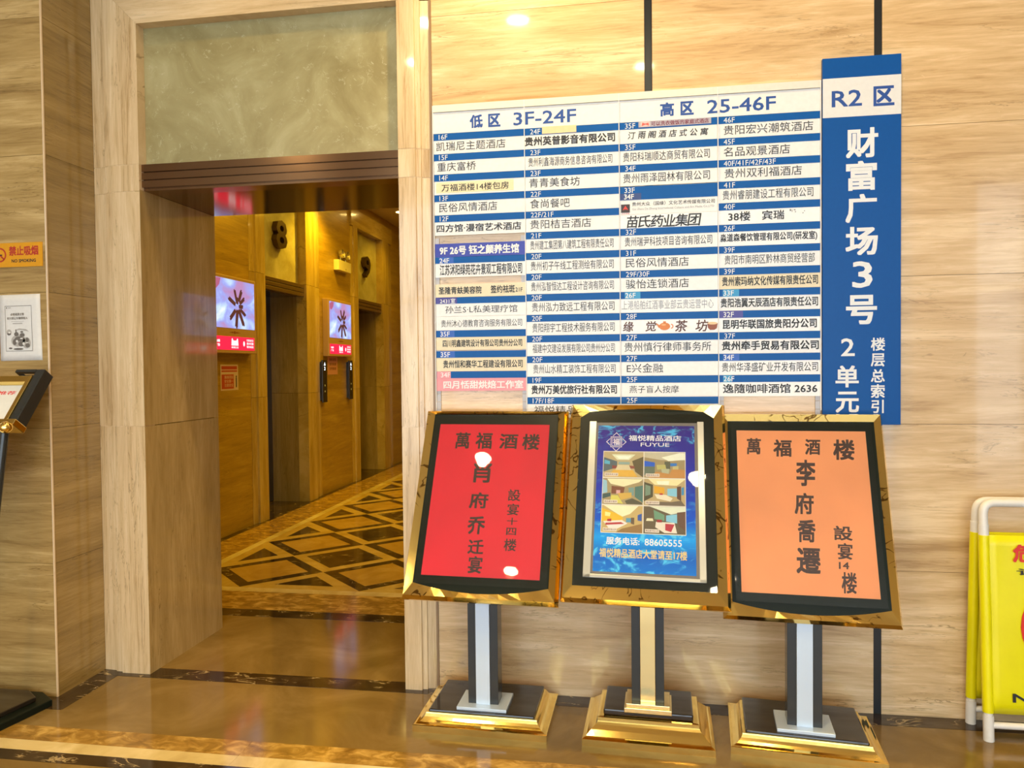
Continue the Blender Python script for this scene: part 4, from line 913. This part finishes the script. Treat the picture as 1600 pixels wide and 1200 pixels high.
# ================================================================ SIGNS ON THE LEFT PIER
FP = frame((0, -.316, 0))
ns = empty('no_smoking_sign', (-2.73, -.316, 1.98), 'orange yellow no smoking sign with red characters on the left pier', 'sign')
MB(FP).box(-2.905, -2.6195, 1.979, 2.089, 0, .003).build('sign_plate', plain('amber_sign', (.80, .36, .01), .35), ns)
mb = MB(FP); put_text(mb, '禁止吸烟', -2.790, -2.640, 2.030, 2.074, .0034, 1.8)
for k in range(24):
    a0, a1 = 2 * math.pi * k / 24, 2 * math.pi * (k + 1) / 24; r0, r1 = .026, .033
    mb.poly([(-2.838 + r * math.cos(a), 2.035 + r * math.sin(a)) for r, a in ((r1, a0), (r1, a1), (r0, a1), (r0, a0))], .0034)
mb.poly([(-2.862, 2.053), (-2.857, 2.058), (-2.814, 2.017), (-2.819, 2.012)], .0034)
mb.build('sign_lettering', plain('sign_red', (.50, .03, .02), .4), ns)
mb = MB(FP); put_text(mb, 'NO SMOKING', -2.778, -2.653, 1.999, 2.014, .0034, 1.6); mb.box(-2.858, -2.826, 2.032, 2.037, .0031, .0035); mb.build('sign_lettering', M_INK, ns)
FPT = frame((-2.742, -.3162, 1.702), (1, 0, .008), (-.008, 0, 1))
nt_ = empty('paper_notice', (-2.742, -.316, 1.55), 'white printed paper notice taped on the left pier', 'notice')
mb = MB(FPT); nx, ny = 8, 10; vs = []; fs = []
for j in range(ny + 1):
    for i in range(nx + 1):
        u, v = i / nx, j / ny; vs.append((-.107 + .214 * u, -.151 + .302 * v, .0022 + .0016 * math.sin(u * 5) * math.cos(v * 4)))
for j in range(ny):
    for i in range(nx):
        a = j * (nx + 1) + i; fs.append((a, a + 1, a + nx + 2, a + nx + 1))
mb.add(vs, fs); sheet = mb.build('notice_sheet', plain('notice_white_paper', (.84, .82, .78), .6), nt_, smooth=True)
mo = sheet.modifiers.new('thick', 'SOLIDIFY'); mo.thickness = .0004
GI = plain('grey_toner', (.17, .15, .13), .6); GL = plain('pale_grey_toner', (.50, .47, .43), .6)
mb = MB(FPT).mat(GI)
ZP = .0046
for a, b, c, d in ((-.076, .061, .098, .100), (-.076, .061, -.108, -.106), (-.076, -.0745, -.107, .099), (.0595, .061, -.107, .099)): mb.box(a, b, c, d, ZP - .0002, ZP)
put_text(mb, '必修福源主管', -.048, .022, .055, .067, ZP, .8); put_text(mb, '却只想让你赚得收入', -.066, .040, .037, .049, ZP, .8)
mb.mat(GL); mb.box(-.045, .02, .027, .0285, ZP - .0002, ZP); mb.box(-.038, .012, .017, .021, ZP - .0002, ZP)
mb.mat(GI); mb.disc(-.067, .091, .003, ZP); mb.mat(GL); mb.box(-.060, -.045, .089, .093, ZP - .0002, ZP)
mb.build('notice_print', None, sheet)
mb = MB(FPT).mat(GL)            # ink drawing of a stall piled with pots and baskets
mb.disc(-.058, -.020, .013, ZP, 14); mb.poly([(-.03, -.012), (-.005, -.004), (.03, -.008), (.045, -.020), (.03, -.016), (-.005, -.011)], ZP)
mb.disc(-.012, -.060, .036, ZP, 16, .028); mb.disc(.03, -.070, .022, ZP, 14, .026)
mb.mat(GI); mb.disc(-.058, -.028, .010, ZP + .0002, 12, .007)
for x, z, a, b in ((-.020, -.030, .012, .010), (.010, -.034, .013, .009), (-.006, -.052, .024, .012), (-.030, -.066, .010, .014), (.004, -.075, .016, .012), (.034, -.058, .010, .011), (.036, -.082, .012, .010), (-.052, -.094, .010, .004), (-.012, -.098, .026, .005), (-.022, -.016, .003, .009), (.008, -.020, .008, .004)):
    mb.disc(x, z, a, ZP + .0003, 11, b)
mb.mat(plain('notice_white_paper', (.84, .82, .78), .6))
for x, z, a, b in ((-.018, -.062, .006, .006), (.006, -.050, .008, .003), (.016, -.074, .006, .007), (-.004, -.090, .012, .004), (.034, -.070, .005, .003), (-.056, -.022, .006, .004)): mb.disc(x, z, a, ZP + .0005, 9, b)
mb.build('notice_drawing', None, sheet)

# ================================================================ LEFT DISPLAY LECTERN
le = empty('display_lectern', (-2.85, -.62, 0), 'black and gold display lectern cut by the left edge of the photo', 'stand')
MB().prism([(-3.16, -.93), (-2.64, -.93), (-2.555, -.40), (-2.66, -.335), (-3.10, -.335)], 0, .030).build('base_plate', M_BLACK, le, bevel=.004)
MB().prism([(-3.13, -.89), (-2.69, -.89), (-2.61, -.43), (-2.70, -.37), (-3.07, -.37)], .0305, .052).build('base_plate', M_SLAB, le, bevel=.004)
ln = math.atan2(.15, .20)
PL = frame((-2.86, -.55, 1.30), (1, 0, 0), (0, math.sin(ln), math.cos(ln)))     # x right, y up the slope, z to the viewer
hw = .305
for s in (-1, 1):
    a, b = sorted((s * (hw - .042), s * hw))
    MB(PL).box(a, b, -.005, .262, -.058, .0).build('side_rail', M_BLACKP, le, bevel=.002)
    a, b = sorted((s * (hw - .062), s * (hw - .043)))
    MB(PL).box(a, b, -.008, .225, -.050, .006).build('gold_edge', M_GOLD, le, bevel=.002)
    a, b = sorted((s * (hw - .145), s * (hw - .043)))
    MB(PL).box(a, b, .248, .262, -.058, -.043).build('handle_bar', M_BLACKP, le); MB(PL).box(a, b, .248, .262, -.014, .0).build('handle_bar', M_BLACKP, le)
    a, b = sorted((s * (hw - .145), s * (hw - .131))); MB(PL).box(a, b, .248, .262, -.0429, -.0141).build('handle_bar', M_BLACKP, le)
MB(PL).box(-hw + .0625, hw - .0625, .192, .225, -.045, .004).build('gold_edge', M_GOLD, le, bevel=.002)
MB(PL).box(-hw + .0625, hw - .0625, -.33, .191, -.040, -.022).build('display_board', plain('display_board_white', (.80, .80, .74), .4), le)
put_text(MB(PL), '今日推荐', .02, .20, .14, .16, -.0215, .8).build('board_lettering', M_RED, le)
MB(PL).box(-hw - .002, hw + .002, -.034, -.006, -.062, .012).build('gold_bracket', M_GOLD, le, bevel=.003)
bp_ = PL @ Vector((hw - .012, -.055, .020))
MB(WORLD).rings([[(bp_.x + .026 * math.sin(a) * math.cos(b), bp_.y + .026 * math.sin(a) * math.sin(b), bp_.z + .026 * math.cos(a)) for b in [2 * math.pi * k / 20 for k in range(20)]] for a in [math.pi * (j + .02) / 12.05 for j in range(13)]], True, True).build('gold_ball', M_GOLD, le, smooth=True)
for s in (-1, 1):
    x = -2.86 + s * (hw - .03)
    MB().prism([(x - .018, 0), (x + .018, 0), (x + .018, .036), (x - .018, .036)], 0, 0.001)
    a = Vector((x, -.585, 1.262)); b = Vector((x - s * .12, -.66, .052))
    MB().tube([a, b], .017, 10).build('leg', M_BLACKP, le, smooth=True)
MB().box(-3.05, -2.67, -.655, -.625, .30, .33).build('cross_bar', M_GOLD, le)

# ================================================================ THINGS IN THE LIFT HALL
def monitor(ox, side, y0, y1, label):
    """side=+1: hangs on the left wall facing +x"""
    yl = y0 if side > 0 else y1
    Wd = abs(y1 - y0)
    t = empty('advert_monitor', (ox, (y0 + y1) / 2, 1.65), label, 'monitor', 'advert monitors on the lift hall walls')
    fr = frame((ox, yl, 1.645), (0, side, 0), (0, 0, 1))
    Hh = .69
    MB(fr).box(0, Wd, 0, Hh, .0005, .075).build('casing', M_FRAMEB, t, bevel=.006)
    def E(n, c, s=1.0): return glow('screen_' + n, c, s)
    sc = MB(fr).box(.035, Wd - .035, .225, Hh - .030, .0752, .0765).build('screen', SCREEN, t)
    mb = MB(fr); cx_, cy_ = Wd * .57, .225 + .2
    for k, (ang, l, wk, r0) in enumerate(((112, .15, .030, .03), (68, .16, .036, .05), (38, .14, .030, .045), (-25, .15, .030, .05), (-55, .19, .038, .03), (-95, .185, .040, .03), (-135, .17, .036, .05), (160, .16, .034, .04), (95, .08, .022, .02), (8, .09, .03, .02))):
        a = math.radians(ang); c_, s_ = math.cos(a), math.sin(a)
        for (p, q, ww) in ((r0, l, wk), (l * .75, l * 1.08, wk * .5)):
            mb.poly([(cx_ + c_ * p - s_ * ww * .5, cy_ + s_ * p + c_ * ww * .5), (cx_ + c_ * p + s_ * ww * .6, cy_ + s_ * p - c_ * ww * .6), (cx_ + c_ * q + s_ * ww * .9, cy_ + s_ * q - c_ * ww * .9), (cx_ + c_ * q - s_ * ww * .3, cy_ + s_ * q + c_ * ww * .3)], .0768 + k * .00003)
    mb.build('screen_picture', E('sticks', (.075, .022, .016)), sc)
    mb = MB(fr); mb.poly([(.04, .63), (.10, .655), (.17, .655), (.15, .60), (.10, .56), (.05, .57)], .0767); mb.build('screen_picture', E('ribbon', (.34, .09, .17)), sc)
    mb = MB(fr).mat(plain('monitor_emblem', (.25, .05, .02), .4)); mb.disc(Wd * .5, .187, .014, .0753, 12)
    mb.poly([(Wd * .5 - .10, .187), (Wd * .5 - .02, .194), (Wd * .5 - .02, .180)], .0753); mb.poly([(Wd * .5 + .10, .187), (Wd * .5 + .02, .194), (Wd * .5 + .02, .180)], .0753); mb.build('casing_emblem', None, t)
    rb = MB(fr).box(.035, Wd - .045, .030, .150, .0752, .0762).build('red_light_box', E('red', (1.0, .012, .045), 1.2), t)
    mb = MB(fr); a = .035
    for k in range(2): put_text(mb, '电梯' if k == 0 else '广告', .065, .145, .095 - k * .035, .120 - k * .035, .0765, 1.5)
    xx = Wd * .42; mb.poly([(xx, .07), (xx + .12, .07), (xx + .115, .125), (xx + .105, .138), (xx + .085, .115), (xx + .035, .115), (xx + .015, .138), (xx + .005, .125)], .0765)
    put_text(mb, '理想生活', xx, xx + .12, .045, .062, .0765, 1.0)
    mb.disc(Wd * .70, .09, .016, .0765, 12, .024)
    for k in range(3): put_text(mb, ('扫码关注', '更多优惠', '等你来抢')[k], Wd * .76, Wd * .92, .112 - k * .030, .134 - k * .030, .0765, 1.2)
    mb.build('light_box_lettering', E('white', (.9, .85, .85), 1.0), rb)
def screen_mat():
    m, nt, b = base_mat('screen_lilac_picture')
    tc = node(nt, 'ShaderNodeTexCoord'); n = node(nt, 'ShaderNodeTexNoise', Scale=2.2, Detail=6.0, Distortion=.6); nt.links.new(tc.outputs['Generated'], n.inputs['Vector'])
    r = ramp(nt, [(.35, (.42, .22, .42)), (.50, (.30, .33, .72)), (.62, (.48, .62, .90)), (.72, (.75, .80, .95))]); nt.links.new(n.outputs['Fac'], r.inputs['Fac'])
    b.inputs['Base Color'].default_value = (0, 0, 0, 1); b.inputs['Roughness'].default_value = .2
    nt.links.new(r.outputs['Color'], b.inputs['Emission Color']); b.inputs['Emission Strength'].default_value = .9
    return m
SCREEN = screen_mat()
monitor(HX0, 1, 2.50, 3.29, 'bright advert monitor nearer the doorway left of lift eight')
monitor(HX0, 1, 5.02, 5.78, 'advert monitor between the openings of lift eight and lift nine')
monitor(HX1, -1, 3.74, 4.52, 'advert monitor on the right wall, seen only in reflections')
FH = frame((HX0, 0, 0), (0, 1, 0), (0, 0, 1))
def sheet_on(name, y0, y1, z0, z1, mat, label, cat, th=.002):
    t = empty(name, (HX0, (y0 + y1) / 2, z0), label, cat)
    MB(FH).box(y0, y1, z0, z1, .0004, th).build('sheet', mat, t); return t
t = sheet_on('safety_notice', 2.77, 3.07, 1.31, 1.545, plain('notice_cream_plate', (.70, .55, .36), .4), 'small cream and red safety notice under the nearer monitor', 'notice')
mb = MB(FH).mat(plain('notice_brick_red', (.50, .07, .03), .4)); mb.box(2.785, 3.05, 1.500, 1.530, .002, .0026); mb.box(2.785, 3.05, 1.478, 1.492, .002, .0026); mb.box(2.785, 2.99, 1.325, 1.455, .002, .0026)
mb.mat(plain('notice_cream_plate', (.70, .55, .36), .4))
for k in range(3): put_text(mb, ('乘梯须知', '安全第一', '注意安全')[k], 2.83, 2.98, 1.415 - k * .036, 1.445 - k * .036, .0030, .6)
mb.mat(M_INK); mb.disc(3.035, 1.435, .010, .0028, 10); mb.box(3.027, 3.043, 1.335, 1.425, .0020, .0026); mb.build('notice_print', None, t)
sheet_on('pale_notice_strip', 2.62, 2.685, 1.165, 1.585, plain('pale_strip', (.66, .55, .30), .4), 'narrow pale vertical strip beside the red safety notice', 'notice')
t = sheet_on('pink_notice', 5.15, 5.46, 1.425, 1.650, plain('pink_notice_paper', (.72, .36, .24), .5), 'pinkish paper notice between the two call button panels', 'notice')
mb = MB(FH)
for k in range(3): put_text(mb, ('乘客须知', '请勿吸烟', '文明乘梯')[k], 5.20, 5.41, 1.590 - k * .055, 1.625 - k * .055, .0024, 1.0)
mb.build('notice_print', flat((.25, .08, .05)), t)
for y0, y1, lb in ((4.895, 5.03, 'dark call button panel with lit arrows beside lift eight'), (5.735, 5.865, 'dark call button panel with lit arrows beside lift nine')):
    t = empty('call_button_panel', (HX0, y0, 1.1), lb, 'lift button panel')
    MB(FH).box(y0, y1, 1.10, 1.60, .0305, .045).build('panel_plate', plain('smoked_panel', (.02, .018, .014), .15), t, bevel=.003)
    MB(FH).box(y0 + .02, y1 - .02, 1.12, 1.58, .0004, .0304).build('panel_back', M_BLACKP, t)
    mb = MB(FH); m_ = (y0 + y1) / 2; mb.poly([(m_ - .025, 1.535), (m_ + .025, 1.535), (m_, 1.575)], .0455); put_text(mb, '2', m_ - .02, m_ + .02, 1.48, 1.52, .0455, 1.0)
    mb.build('indicator', glow('indicator_white', (.8, .9, 1), 1.6), t)
    mb = MB(FH); mb.disc(m_, 1.30, .012, .0455); mb.disc(m_, 1.23, .012, .0455); mb.build('button', M_CHROME, t)
# emergency light
t = empty('emergency_light', (HX0, 5.6, 2.73), 'cream twin spot emergency light on the wall above the farther monitor', 'emergency light')
MB(FH).box(5.385, 5.80, 2.715, 2.845, .0004, .07).build('battery_box', plain('cream_plastic', (.80, .72, .42), .35), t, bevel=.006)
for y in (5.53, 5.70):
    MB(FH).tube([(y, 2.845, .035), (y, 2.90, .035)], .008, 8).build('lamp_neck', M_CHROME, t, smooth=True)
    fr = frame((HX0 + .045, y, 2.930), (0, 1, 0), (-.2, 0, 1))
    MB(fr).lathe((0, 0, -.03), [(.015, 0), (.045, .012), (.055, .035), (.055, .06), (.046, .058), (.02, .03)], 18).build('spot_head', plain('lamp_head_metal', (.55, .50, .35), .25, .7), t, smooth=True)
mb = MB(FH).disc(5.62, 2.745, .010, .0705); mb.build('indicator', flat((.25, .10, .03)), t)
